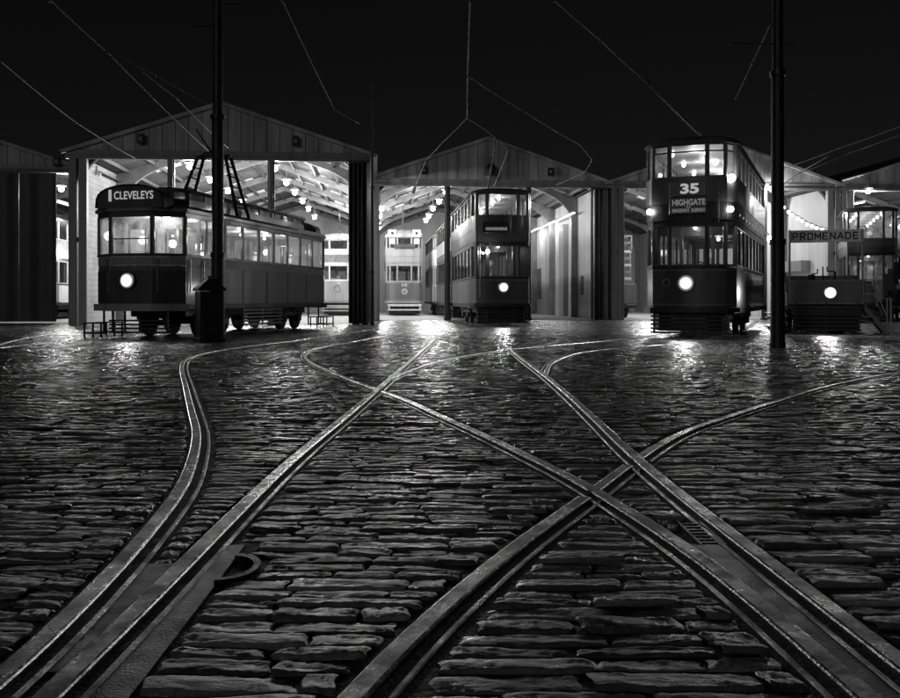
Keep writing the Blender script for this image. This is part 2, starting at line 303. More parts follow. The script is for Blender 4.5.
def rail_mesh(key):
    A = PATH[key]; side = RAIL[key][1]; dz = RAIL[key][2]+.002
    T = np.gradient(A, axis=0); T /= np.linalg.norm(T, axis=1)[:,None]; Nn = np.stack([T[:,1], -T[:,0]], 1)   # to the right
    prof = [(-HW-.006,-.07),(-HW,-.006),(-HW+.002,-.002),(-HW+.006,0),(HW-.006,0),(HW-.002,-.002),(HW,-.006),(HW+.003,-.038),
            (HW+GR-.003,-.038),(HW+GR,-.008),(HW+GR+.003,-.005),(HW+GR+LIP-.003,-.005),(HW+GR+LIP,-.008),(HW+GR+LIP+.006,-.07)]
    # where another rail with priority passes, leave the flangeway gap
    cuts = {'D': 'EC', 'E': 'B', 'G': 'C', 'H': '', 'J': 'H'}.get(key, '')
    keep = np.ones(len(A), bool)
    for c in cuts:
        B = PATH[c]; TB = np.gradient(B, axis=0); TB /= np.linalg.norm(TB, axis=1)[:,None]
        j = ((A[:,None,:]-B[None,:,:])**2).sum(2).argmin(1); dv = A-B[j]; lat = (dv[:,0]*TB[j,1]-dv[:,1]*TB[j,0])*RAIL[c][1]
        keep &= ~((lat > HW-.004) & (lat < HW+GR+.004) & (np.linalg.norm(dv, axis=1) < .12) & (A[:,1] > 2.6))
    mb = MB(); n = len(prof); run = []
    def flush():
        if len(run) > 2:
            vs = []
            for i in run:
                z = zg(A[i,1])+dz
                for o, h in prof:
                    q = A[i]+Nn[i]*o*side; vs.append((q[0], q[1], z+h))
            fs = []
            for a in range(len(run)-1):
                for k in range(n-1):
                    f = (a*n+k, a*n+k+1, (a+1)*n+k+1, (a+1)*n+k); fs.append(f if side > 0 else f[::-1])
            fs.append(tuple(range(n))); fs.append(tuple((len(run)-1)*n+k for k in range(n)))
            k0 = len(mb.mi); mb.add(vs, fs)
            for j in range((len(run)-1)*(n-1)):
                if j % (n-1) in (1,2,4,5): mb.mi[k0+j] = 1
        run.clear()
    for i in range(len(A)):
        if keep[i]: run.append(i)
        else: flush()
    flush()
    o = mb.build('tram_rail', [M['steel'], M['polished']], smooth=18)
    tag(o, RLABEL[key], 'rail', 'tram rails in the yard')
def dense(A, step=.02):
    out = []
    for i in range(len(A)-1):
        k = max(1, int(np.linalg.norm(A[i+1]-A[i])/step)); 
        for t in range(k): out.append(A[i]+(A[i+1]-A[i])*t/k)
    return np.array(out)
for k in RAIL: rail_mesh(k)
# cast-iron switch plates (plan polygons)
def plate(poly, label, name='switch_plate', h=.0):
    mb = MB(); n = len(poly)
    top = [(x, y, zg(y)+h) for x, y in poly]; bot = [(x, y, zg(y)-.06) for x, y in poly]
    mb.add(top+bot, [tuple(range(n))]+[(i, n+i, n+(i+1)%n, (i+1)%n) for i in range(n)])
    return tag(mb.build(name, M['iron']), label, 'plate')
def edge(key, ys, off):
    A = PATH[key]; out = []
    for y in ys:
        out.append((float(np.interp(y, A[:,1], A[:,0]))+off, y))
    return out
ys = [.8,1.2,1.6,2.0,2.4,2.62]
PL1 = edge('E', ys, HW+.004)+edge('C', ys, -HW-GR-LIP-.004)[::-1]
plate([(a, b) for a, b in edge('E', [.8,1.3,1.8,2.2,2.5], HW-.004)]+[(a, b) for a, b in edge('C', [.8,1.3,1.8,2.2,2.5], -HW-.03)][::-1], 'pitted cast iron plate filling the wedge where two rails of the main track meet', h=-.003)
yb = [.8,1.3,1.7,2.1,2.5]
plate(edge('B', yb, HW+GR+.012)+[(-.57,2.5),(-.555,2.1),(-.54,1.6),(-.53,.8)], 'flat cast iron plate beside the straight rail near the small drain', h=-.004)
yc = [1.62,1.8,2.0,2.2,2.32]
plate(edge('A', yc, HW+GR+.01)+edge('B', yc, -HW+.004)[::-1], 'narrow cast iron wedge between the curved rail and the straight rail', h=-.006)
# drain frame
mb = MB(); cx, cy, zz = -.565, 2.27, zg(2.27)
for k in range(16):
    a0 = -math.pi/2+math.pi*k/16; a1 = -math.pi/2+math.pi*(k+1)/16
    ro, ri = .085, .068
    q = []
    for a, r in ((a0,ri),(a0,ro),(a1,ro),(a1,ri)): q.append((cx+r*math.cos(a)*1.0, cy+r*math.sin(a)*1.35))
    mb.prism(q, zz-.06, zz+.002)
dr = mb.build('drain_frame', M['iron']); tag(dr, 'small rounded iron drain frame set in the setts beside the straight rail', 'drain')
mb = MB(); mb.prism([(cx-.02,cy-.1),(cx+.05,cy-.1),(cx+.082,cy),(cx+.05,cy+.1),(cx-.02,cy+.1)], zz-.05, zz-.012); mb.build('drain_grate', M['tblack'], dr)
# short ladder-shaped grating
mb = MB(); gx = .715; gy0 = 2.52
for k in range(7): mb.box(gx-.012, gx+.048, gy0+k*.035, gy0+k*.035+.014, zg(2.6)-.03, zg(2.6)-.002)
mb.box(gx-.02, gx-.012, gy0-.02, gy0+.25, zg(2.6)-.03, zg(2.6)-.001); mb.box(gx+.048, gx+.056, gy0-.02, gy0+.25, zg(2.6)-.03, zg(2.6)-.001)
tag(mb.build('iron_grating', M['iron']), 'short ladder-like iron grating between two rails at the point of the cast plate', 'grating')
# ------------------------------------------------------------------ setts
AX = R(4.8)                        # the sheds lie turned a little to the left
ca, sa = math.cos(AX), math.sin(AX)
SHED = {0: (-17.95, 36.0, 7.3), 1: (-8.52, 33.55, 11.0), 2: (1.75, 41.6, 11.3), 3: (13.05, 42.55, 11.2), 4: (24.2, 43.5, 11.2)}
def fac_y(x):
    best = 60
    for cx, cy, w in SHED.values():
        t = (x-cx)/ca
        if abs(t) <= w/2+.3: best = min(best, cy+t*sa)
    return best
BLOCK = [dense(PATH[k]) for k in RAIL]; SIDES = [RAIL[k][1] for k in RAIL]
EXTRA = [(.66,.84,.7,2.55), (-.70,-.535,.7,2.5), (-.62,-.475,2.16,2.38), (.69,.78,2.5,2.78), (-.79,-.66,.7,1.9), (-.84,-.66,1.9,2.33)]
def setts():
    recs = []; y = .72; row = 0
    while y < 43:
        d = (.073 if y < 10 else .088 if y < 14 else .112 if y < 24 else .16)*random.uniform(.78, 1.22)
        yc = y+d/2; xl = -(.56*yc+1.6); xr = .56*yc+1.6
        if yc > 16: xl = max(xl, -24); xr = min(xr, 24)
        blk = []
        for A, s in zip(BLOCK, SIDES):
            sel = A[(A[:,1] > y-.03) & (A[:,1] < y+d+.03)]
            if len(sel):
                lo, hi = (HW+.012, HW+GR+LIP+.012) if s > 0 else (HW+GR+LIP+.012, HW+.012)
                blk.append((sel[:,0].min()-lo, sel[:,0].max()+hi))
        for x0, x1, y0, y1 in EXTRA:
            if y0 < yc < y1: blk.append((x0, x1))
        blk.sort(); free = []; c = xl
        for a, b in blk:
            if a > c: free.append((c, a))
            c = max(c, b)
        if c < xr: free.append((c, xr))
        for a, b in free:
            x = a
            while x < b-.03:
                l = random.uniform(.14, .31)*(1 if y < 14 else 1.15 if y < 24 else 1.4)
                if x+l > b-.06: l = b-x
                if yc < fac_y(x+l/2)-.1: recs.append((x+l/2, yc, l, d))
                x += l
        y += d; row += 1
    return np.array(recs)
S = setts()
def sett_block(S, nu, nv, rough):
    n = len(S); u = np.linspace(-1,1,nu); v = np.linspace(-1,1,nv)
    # denser near the rim so that edges round off
    u = np.sign(u)*np.abs(u)**.7; v = np.sign(v)*np.abs(v)**.75
    V, U = np.meshgrid(v, u, indexing='ij'); U = U.ravel()[None]; V = V.ravel()[None]
    gap = rng.uniform(.0008, .0045, (n,1)); L = S[:,2:3]/2-gap; D = S[:,3:4]/2-gap*.9
    ph = rng.uniform(0, 6.28, (n,10))
    wob = 1-.10*np.abs(U)**3*rng.uniform(.2,1.4,(n,1)) + .05*np.sin(U*2.6+ph[:,0:1]) + .03*np.sin(U*6.1+ph[:,1:2])
    x = U*L*(1-.05*V**2*rng.uniform(0,1,(n,1)))+ .004*np.sin(V*3+ph[:,2:3])
    yy = V*D*wob + .06*D*np.sin(U*1.9+ph[:,3:4])
    pu = rng.uniform(8,22,(n,1)); pv = rng.uniform(3,9,(n,1))
    dome = np.clip((1-rng.uniform(.3,1,(n,1))*np.abs(U)**pu)*(1-np.abs(V)**pv), 0, 1)**.36
    z = -.0115+.0115*dome
    tiltx = rng.normal(0,.02,(n,1)); tilty = -.012+rng.normal(0,1,(n,1))*np.where(S[:,1:2]<4.5,.03,.055)
    z = z + rng.normal(-.003,.0032,(n,1)) + tiltx*U*L + tilty*V*D
    nz = .003*np.sin(U*4+ph[:,4:5]+V*1.5)+.0026*np.sin(V*4.3+ph[:,5:6]+U*2)+.0018*np.sin(U*9+V*5+ph[:,6:7])+.0010*np.sin(U*15-V*6+ph[:,7:8])
    z = z + nz*dome*rough*np.where(S[:,1:2]<4.5,.27,.5)
    if nu > 9: z = z+rng.normal(0,.0006,z.shape)*dome
    X = S[:,0:1]+x; Y = S[:,1:2]+yy
    Y = Y + .035*np.sin(.8*X+.35*Y)*np.clip(Y/8,0,1)+.012*np.sin(2.1*X-.6*Y)
    Z = z + -.0144*np.clip(Y,-20,20)
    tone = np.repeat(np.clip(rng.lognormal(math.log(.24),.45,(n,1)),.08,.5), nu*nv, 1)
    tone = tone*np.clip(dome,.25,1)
    co = np.stack([X,Y,Z],2).reshape(-1,3)
    i = np.arange(nv-1)[:,None]*nu+np.arange(nu-1)[None]; q = np.stack([i,i+1,i+nu+1,i+nu],2).reshape(-1,4)
    F = (np.arange(n)[:,None,None]*(nu*nv)+q[None]).reshape(-1,4)
    return co, F, tone.ravel()
parts = []; off = 0; cos, fs, ts = [], [], []
for lo, hi, nu, nv, rg in ((0,4.5,23,11,1.15),(4.5,11,10,6,1.1),(11,19,6,5,1.2),(19,60,4,4,.9)):
    sel = S[(S[:,1] >= lo) & (S[:,1] < hi)]
    c, f, t = sett_block(sel, nu, nv, rg); cos.append(c); fs.append(f+off); ts.append(t); off += len(c)
co = np.concatenate(cos); F = np.concatenate(fs); tn = np.concatenate(ts)
me = bpy.data.meshes.new('sett_paving'); me.vertices.add(len(co)); me.vertices.foreach_set('co', co.ravel())
me.loops.add(len(F)*4); me.loops.foreach_set('vertex_index', F.ravel().astype(np.int32)); me.polygons.add(len(F))
me.polygons.foreach_set('loop_start', np.arange(len(F))*4); me.polygons.foreach_set('loop_total', np.full(len(F),4))
me.update(calc_edges=True); me.polygons.foreach_set('use_smooth', np.ones(len(F), bool))
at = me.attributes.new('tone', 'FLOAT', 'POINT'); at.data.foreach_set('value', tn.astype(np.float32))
me.materials.append(M['stone']); me.update()
so = bpy.data.objects.new('sett_paving', me); COL.objects.link(so); tag(so, 'wet dark stone setts laid in courses across the yard', kind='structure')
# ground sheet (joints, and everything beyond)
mb = MB()
for a, b in ((-20,.0),(.0,20),(20,400)):
    mb.add([(-300,a,zg(a)-.0105),(300,a,zg(a)-.0105),(300,b,zg(b)-.0105),(-300,b,zg(b)-.0105)], [(0,1,2,3)])
mb.add([(-300,-300,zg(-20)-.0105),(300,-300,zg(-20)-.0105),(300,-20,zg(-20)-.0105),(-300,-20,zg(-20)-.0105)], [(0,1,2,3)])
tag(mb.build('ground', M['dirt']), kind='structure')
# ------------------------------------------------------------------ sheds
def shed(i, label, depth, eave, apex, opening, walls=(), posts=True, lamps=0, roofl=True):
    cx, cy, W = SHED[i]; h = W/2
    t = empty('tram_shed', (cx, cy, ZF), AX, label, 'shed', 'tram sheds behind the yard')
    slope = (apex-eave)/h
    zr = lambda x: apex-abs(x)*slope
    # gable: vertical boards with narrow gaps, over a backing
    mb = MB(); n = int(W/.46); bw = W/n; zb = opening+.34
    for k in range(n):
        a = -h+k*bw+.012; b = a+bw-.024
        if a < 0 < b:
            mb.prism_y([(a,zb),(b,zb),(b,zr(b)-.03),(0,apex-.03),(a,zr(a)-.03)], -.02, .02)
        else: mb.prism_y([(a,zb),(b,zb),(b,max(zb+.01,zr(b)-.03)),(a,max(zb+.01,zr(a)-.03))], -.02, .02)
    mb.build('gable', M['gable'], t)
    mb = MB(); mb.prism_y([(-h,zb),(h,zb),(h,eave-.05),(0,apex-.06),(-h,eave-.05)], .03, .06); mb.build('gable_backing', M['steelpaint'], t)
    mb = MB(); mb.box(-h-.12,h+.12,-.13,.1,opening,opening+.13,.015); mb.box(-h-.1,h+.1,-.06,.09,opening+.135,opening+.335,.01)
    mb.build('fascia_beam', M['midpaint'], t)
    # barge trim along the roof edge
    for s in (-1,1):
        mb = MB(); mb.prism_y([(0,apex+.02),(s*(h+.25),eave-.25*slope+.02),(s*(h+.25),eave-.25*slope-.12),(0,apex-.12)][::s], -.14, -.03); mb.build('barge_board', M['gable'], t)
    # roof sheets: dark outside, pale inside
    for s in (-1,1):
        mb = MB(); a = (0,apex+.05); b = (s*(h+.3), eave-.3*slope+.05)
        p = [(0,apex+.05),(s*(h+.3),b[1]),(s*(h+.3),b[1]-.04),(0,apex+.01)]
        mb.prism_y(p if s < 0 else p[::-1], -.1, depth); mb.build('roof', M['roofout'], t)
        mb = MB(); p = [(0,apex),(s*h,eave),(s*h,eave-.04),(0,apex-.04)]
        mb.prism_y(p if s < 0 else p[::-1], .1, depth); mb.build('roof_lining', M['roofin'], t)
        if roofl:
            for k in range(int((depth-4)/5.2)):
                y0 = 2.0+k*5.2
                for f0, f1 in ((.22,.42),(.58,.78)):
                    x0, x1 = s*h*f0, s*h*f1
                    p = [(x0,zr(x0)-.06),(x1,zr(x1)-.06),(x1,zr(x1)-.09),(x0,zr(x0)-.09)]
                    mb = MB(); mb.prism_y(p if s < 0 else p[::-1], y0, y0+1.15); mb.build('rooflight', M['rooflight'], t)
        for f in (.1,.3,.5,.7,.9):
            x = s*h*f; mb = MB(); mb.box(x-.04,x+.04,.2,depth-.1,zr(x)-.26,zr(x)-.11); mb.build('purlin', M['steelpaint'], t)
    # portal frames with curved knees
    nrib = max(2, int(depth/5.2))
    for k in range(nrib+1):
        y0 = .15+k*(depth-.6)/nrib
        for s in (-1,1):
            inner = []
            p0 = (h-.34, opening-1.1); p1 = (h-.34, opening-.1); p2 = (h-1.9, zr(h-1.9)-.42)
            for q in range(11):
                u = q/10; inner.append(((1-u)**2*p0[0]+2*u*(1-u)*p1[0]+u*u*p2[0], (1-u)**2*p0[1]+2*u*(1-u)*p1[1]+u*u*p2[1]))
            poly = [(h-.02,0),(h-.02,eave-.12),(0,apex-.12),(0,apex-.42)]+inner[::-1]+[(h-.34,0)]
            poly = [(x*s,z) for x, z in poly]
            mb = MB(); mb.prism_y(poly if s < 0 else poly[::-1], y0, y0+.2)
            mb.build('portal_frame' if k else 'corner_brace', M['ribpaint'] if k else M['steelpaint'], t)
    # front columns: two leaves with a slit of light between them
    for s in (-1,1):
        mb = MB(); x = s*(h-.04)
        mb.box(min(x,x-s*.26),max(x,x-s*.26),-.16,.12,0,opening,.012)
        c = mb.build('column', M['midpaint'], t)
        mb = MB(); x = s*(h-.36); mb.box(min(x,x-s*.3),max(x,x-s*.3),-.12,.1,0,opening,.012); mb.build('column_leaf', M['lightpaint'] if i == 1 and s < 0 else M['midpaint'], c)
        mb = MB(); x = s*(h-.33); mb.box(x-.03,x+.03,-.13,-.02,opening*.5,opening*.5+.16,.008); mb.build('catch_box', M['tblack'], c)
    if posts:
        for f in (-1/6,1/6):
            x = W*f; mb = MB(); mb.box(x-.07,x+.07,-.1,.1,0,opening,.01); mb.box(x-.13,x-.075,-.03,.03,0,opening); mb.box(x+.075,x+.13,-.03,.03,0,opening)
            p = mb.build('door_post', M['steelpaint'] if i != 1 else M['midpaint'], t)
            mb = MB(); mb.box(x-.16,x+.16,-.16,.12,0,.1,.02); mb.build('post_foot', M['steelpaint'], p)
    if 'l' in walls: mb = MB(); mb.box(-h-.1,-h+.0,.22,depth,0,eave-.1); mb.build('side_wall', M['brick'], t)
    if 'r' in walls: mb = MB(); mb.box(h,h+.1,.22,depth,0,eave-.1); mb.build('side_wall', M['whitewash'], t)
    mb = MB(); mb.prism_y([(-h,0),(h,0),(h,eave),(0,apex),(-h,eave)], depth-.12, depth); mb.build('back_wall', M['whitewash'], t)
    # floor slab belongs to the setting
    o = MB().box(-h-.05,h+.05,-.05 if i else 0,depth,-.02,.004).build('shed_floor', M['concrete'], None); o.location = (cx,cy,ZF); o.rotation_euler = (0,0,AX); tag(o, kind='structure')
    return t
sh0 = shed(0, 'narrow shed almost wholly closed by tall dark doors', 24, 6.12, 7.3, 6.0, 'l', posts=False)
sh1 = shed(1, 'gabled shed standing forward with the single-deck tram in its mouth', 36, 6.50, 8.30, 6.12, 'l')
sh2 = shed(2, 'gabled shed with a lantern on its gable, open over three tracks', 31, 6.5, 8.45, 6.14, 'r')
sh3 = shed(3, 'gabled shed half hidden behind the double-decker with its route number lit', 33, 6.5, 8.45, 6.14, 'r')
sh4 = shed(4, 'shed cut off by the picture edge, beyond the open toastrack tram', 30, 6.5, 8.45, 6.14, 'r')
def S2W(i, x, y, z=0):
    cx, cy, _ = SHED[i]; return (cx+x*ca-y*sa, cy+x*sa+y*ca, ZF+z)
# sliding doors of the closed shed
cx, cy, W = SHED[0]
t = empty('sliding_door', S2W(0,0,-.12), AX, 'tall dark sliding doors closing the narrow shed, a lit gap at their edge', 'door')
for k in range(4):
    x0 = -3.6+k*1.45; mb = MB(); mb.box(x0+.01,x0+1.44,-.05-.03*(k%2),.0-.03*(k%2),.06,6.0,.01); d = mb.build('door_leaf', M['door'], t)
mb = MB(); mb.box(-3.6,3.6,-.1,.03,6.02,6.16,.01); mb.build('door_track', M['steelpaint'], t)
# stacked folding doors
def folding(i, x0, n, w, label, m):
    t = empty('folding_door', S2W(i,x0,-.35), AX, label, 'door', 'folded shed doors')
    for k in range(n):
        mb = MB(); mb.prism([(k*w,0),(k*w+.045,-.02),(k*w+w-.01,.3),(k*w+w-.05,.32)], .05, 6.05); mb.build('door_leaf', m if not (k == 0 and i == 2) else M['lightpaint'], t)
    mb = MB(); mb.box(-.02,n*w+.02,-.05,.4,6.06,6.14,.01); mb.build('door_track', M['steelpaint'], t)
folding(1, 4.72, 5, .16, 'dark folded door leaves stacked beside the tall shed column between two gables', M['steelpaint'])
folding(2, 4.75, 4, .2, 'folded door leaves by the white wall, the first one pale', M['steelpaint'])
# wall piers, doors and notices on the white wall of the middle shed
def on_wall(i, side, y, wd, z0, z1, name, m, label, cat, depth=.06, group=None):
    h = SHED[i][2]/2; x = side*h
    mb = MB(); a, b = sorted((x, x-side*depth)); mb.box(a, b, y-wd/2, y+wd/2, z0, z1, .012)
    o = mb.build(name, m); o.location = (SHED[i][0], SHED[i][1], ZF); o.rotation_euler = (0,0,AX); tag(o, label, cat, group); return o
on_wall(2,1,2.4,1.5,0,4.6,'wall_door',M['steelpaint'],'tall dark door in the white shed wall next to the folded leaves','door')
on_wall(2,1,9.2,1.1,0,5.2,'wall_pier',M['midpaint'],'broad grey pier running up the white wall under the lit tube','pier',.3)
on_wall(2,1,13.5,.7,1.0,3.0,'notice_board',M['card'],'tall narrow notice board on the white wall, nearer the pier','notice board',.05)
on_wall(2,1,17.5,1.2,1.0,3.0,'notice_board',M['card'],'wide notice board on the white wall, farther in from the pier','notice board',.05)
on_wall(2,1,5.2,.5,1.2,2.2,'notice_board',M['card'],'small notice between the tall dark door and the broad pier','notice board',.05)
on_wall(3,1,4.5,3.2,2.4,2.95,'wall_shelf',M['tgrey'],'long grey cupboard high on the white wall behind the PROMENADE sign','cupboard',.5)
# fixtures on the gables
def floodlight(i, x, z, label):
    t = empty('floodlight', S2W(i,x,-.03,z), AX, label, 'floodlight', 'small floodlights on the gables')
    mb = MB(); mb.box(-.13,.13,-.2,-.06,-.16,.2,.02); mb.box(-.03,.03,-.06,.0,-.1,.1); mb.build('housing', M['tblack'], t)
    mb = MB(); mb.box(-.06,.06,-.215,-.203,-.05,.07,.004); mb.build('lens', M['midpaint'], t)
floodlight(1,-2.9,6.85,'small floodlight over the front of the single-deck tram, on the forward gable')
floodlight(1,2.75,6.85,'small floodlight on the forward gable near the folded doors')
floodlight(2,-2.95,6.85,'small floodlight on the lantern gable above the chained trams doorway')
floodlight(2,2.9,6.85,'small floodlight on the lantern gable over the white wall')
floodlight(0,2.2,6.45,'small floodlight at the roof edge of the closed shed')
t = empty('gable_lantern', S2W(2,.1,-.06,6.9), AX, 'large bell-shaped lantern hanging on the middle gable', 'lantern')
mb = MB(); mb.tube([(0,-.3,-.3),(0,-.3,-.12),(0,-.3,.1),(0,-.3,.28),(0,-.3,.34)],[.3,.3,.26,.12,.04],14); mb.build('shade', M['tblack'], t, 40)
mb = MB(); mb.tube([(0,-.3,.34),(0,-.3,.52),(0,0,.6)],.03,8); mb.build('bracket', M['tblack'], t, 40)
mb = MB(); mb.tube([(0,-.3,-.42),(0,-.3,-.31)],[.16,.27],14); mb.build('lens', M['midpaint'], t, 40)
# ------------------------------------------------------------------ shed lamps
ORD = ['first','second','third','fourth','fifth','sixth','seventh']
def lamp(X, Y, z, label, group, power=60, r=.115):
    t = empty('ceiling_lamp', (X,Y,ZF+z), 0, label, 'lamp', group)
    mb = MB(); mb.tube([(0,0,.16),(0,0,.2),(0,0,.28),(0,0,.32)],[.2,.18,.1,.05],14); mb.tube([(0,0,.31),(0,0,.6)],.02,6); mb.build('lamp_shade', M['lightpaint'], t, 40)
    mb = MB(); mb.sphere((0,0,.03), r); mb.build('bulb', M['bulb'], t, 80)
    plight(t, (0,0,-.22), power, .12)
def row(pts, desc, group, power=60, z=6.1):
    for k, (px, py) in enumerate(pts):
        Y = (z-.93)*900/(300-py); lamp(X_at(px,Y), Y, z, f'{ORD[k]} round lamp from the doorway in the row {desc}', group, power)
LP = 500
row([(274.7,169.7),(286.3,183.6),(294.8,193.3),(302.5,202),(308.3,210),(314.5,218)], 'over the single-decker tail', 'lamps over the tail of the single-deck tram', LP*.62)
row([(189.7,167.4),(210,181),(228,192),(243,203)], 'above the bow collector', 'lamps above the bow collector', LP*.62)
row([(107,187.5),(150,205)], 'along the white brick wall', 'lamps along the brick wall', LP*.7)
row([(356,194),(357,204),(358,211.5),(359,218)], 'beside the folded dark doors', 'lamps beside the folded doors', LP*.7)
row([(381,209.5),(380,217),(379,223),(378.5,229)], 'above the tram numbered 10', 'lamps above the tram numbered 10', LP*.4)
row([(445.7,193),(439,202.4),(433,209.7),(429,217),(426,221.5)], 'beside the thin door post', 'lamps beside the thin door post', LP*.6)
row([(616,211),(612,221)], 'over the works vehicle', 'lamps over the works vehicle', LP)
row([(772,190),(750,205)], 'behind the bare pole', 'lamps behind the bare pole', LP*.35)
row([(664,196),(655,208)], 'beyond the route 35 deck', 'lamps beyond route 35', LP)
row([(868,192),(850,206)], 'above the curved stair', 'lamps above the curved stair', LP)
lamp(-16.5,38.2,5.6,'round lamp shining through the gap at the closed doors, upper one','lamps in the closed shed',LP*.6)
lamp(-16.9,43.5,3.4,'round lamp shining through the gap at the closed doors, lower one','lamps in the closed shed',LP*.5)
def tubelight(i, x, y0, y1, z, label, power=120):
    t = empty('tube_light', S2W(i,x,0,z), AX, label, 'strip light', 'strip lights in the sheds')
    mb = MB(); mb.box(-.07,.07,y0,y1,.03,.1,.01); mb.build('housing', M['lightpaint'], t)
    mb = MB(); mb.tube([(0,y0+.05,0),(0,y1-.05,0)],.03,8); mb.build('glowing_tube', M['tube'], t, 50)
    plight(t, (-.2,(y0+y1)/2,-.3), power, .2)
for k, lab in enumerate(('closest to the doorway','in the middle of the line','deepest inside the shed')):
    tubelight(2, 5.25, 5.2+k*4.6, 9.6+k*4.6, 5.5, 'lit strip light on the white wall, the one '+lab, 50)
tubelight(3, -3.6, 8, 12, 5.9, 'lit strip light above the works vehicle', 150)
tubelight(3, 4.4, 6, 10, 5.8, 'lit strip light high behind the bare pole', 120)
tubelight(4, -3.2, 2, 6.5, 5.85, 'lit strip light above the tram with the curved stair', 190)
tubelight(4, .5, 9, 13, 5.85, 'lit strip light deep in the shed at the picture edge', 150)
tubelight(0, .8, 4, 8, 5.3, 'lit strip light inside the closed shed', 120)
# festoon string
def world(px, py, Y): return (X_at(px,Y), Y, CAMZ+(300-py)/900*Y)
t = empty('festoon_string', (0,0,0), 0, 'sagging string of bare bulbs over the open toastrack tram', 'festoon')
P = [world(x,y,38) for x, y in ((780,205),(784,207.5),(788.5,212),(792,215),(798,218.6),(802,221),(807,224.2),(812,226),(816.5,228),(822,229.6),(828,230.5))]
mb = MB(); mb.tube([(a,b,c+.1) for a,b,c in P],.012,5); mb.build('cable', M['tblack'], t)
for p in P[1:-1]:
    mb = MB(); mb.sphere(p,.065,10,6); mb.build('bulb', M['small'], t, 80)
    mb = MB(); mb.tube([(p[0],p[1],p[2]+.07),(p[0],p[1],p[2]+.13)],.035,6); mb.build('bulb_holder', M['tblack'], t)
# lamp on a door post behind the bare pole
t = empty('post_lamp', world(770,239,41.5), 0, 'bright lamp peeping out beside the bare pole', 'lamp')
mb = MB(); mb.sphere((0,0,0),.13); mb.build('bulb', M['bulb'], t, 80)
mb = MB(); mb.tube([(0,.05,.16),(0,.3,.3),(0,.6,.3)],.03,6); mb.build('bracket', M['steelpaint'], t); plight(t,(0,-.3,0),90)
# ------------------------------------------------------------------ trams
def loop_of(hf, L):
    right = list(hf); rear = [(x, L-y) for x, y in hf[::-1]]
    pts = [(-x,y) for x,y in hf[::-1]]+right+rear+[(-x,y) for x,y in rear[::-1]]
    out = []
    for p in pts:
        if not out or math.dist(out[-1], p) > 1e-4: out.append(p)
    return out
def offset(loop, d):
    n = len(loop); out = []
    for i in range(n):
        a, b, c = loop[i-1], loop[i], loop[(i+1)%n]
        e1 = (b[0]-a[0], b[1]-a[1]); e2 = (c[0]-b[0], c[1]-b[1]); l1 = math.hypot(*e1); l2 = math.hypot(*e2)
        n1 = (e1[1]/l1, -e1[0]/l1); n2 = (e2[1]/l2, -e2[0]/l2)
        k = 1+n1[0]*n2[0]+n1[1]*n2[1]; k = max(k,.4)
        out.append((b[0]+d*(n1[0]+n2[0])/k, b[1]+d*(n1[1]+n2[1])/k))
    return out
def wall(mb, loop, z0, z1, t=.04, segs=None):
    a = loop; b = offset(loop, -t); n = len(loop)
    vs = [(x,y,z0) for x,y in a]+[(x,y,z1) for x,y in a]+[(x,y,z0) for x,y in b]+[(x,y,z1) for x,y in b]
    fs = []
    for i in range(n):
        if segs is not None and i not in segs: continue
        j = (i+1)%n
        fs += [(i,j,n+j,n+i),(2*n+j,2*n+i,3*n+i,3*n+j),(n+i,n+j,3*n+j,3*n+i),(j,i,2*n+i,2*n+j)]
        if segs is not None and (i-1)%n not in segs: fs.append((i,n+i,3*n+i,2*n+i))
        if segs is not None and j not in segs: fs.append((j,2*n+j,3*n+j,n+j))
    used = sorted({i for f in fs for i in f}); ix = {o: k for k, o in enumerate(used)}
    mb.add([vs[i] for i in used], [tuple(ix[i] for i in f) for f in fs])
def roof(mb, loop, z0, h, over=.06, steps=6, flat=.0):
    n = len(loop); lo = offset(loop, over); ys = [p[1] for p in loop]; yc = (min(ys)+max(ys))/2
    hw = max(p[0] for p in lo); hl = max(p[1] for p in lo)-yc; vs = []; fs = []
    lv = [(0,z0-.05),(0,z0)]+[((1-math.cos(k/steps*math.pi/2))*hw*.97, z0+h*math.sin(k/steps*math.pi/2)) for k in range(1,steps+1)]
    for d, z in lv:
        for x, y in lo: vs.append((x*(1-d/hw), yc+(y-yc)*(1-d/hl*.8), z))
    for k in range(len(lv)-1):
        for i in range(n): fs.append((k*n+i, k*n+(i+1)%n, (k+1)*n+(i+1)%n, (k+1)*n+i))
    fs.append(tuple((len(lv)-1)*n+i for i in range(n))); fs.append(tuple(range(n-1,-1,-1)))
    mb.add(vs, fs)
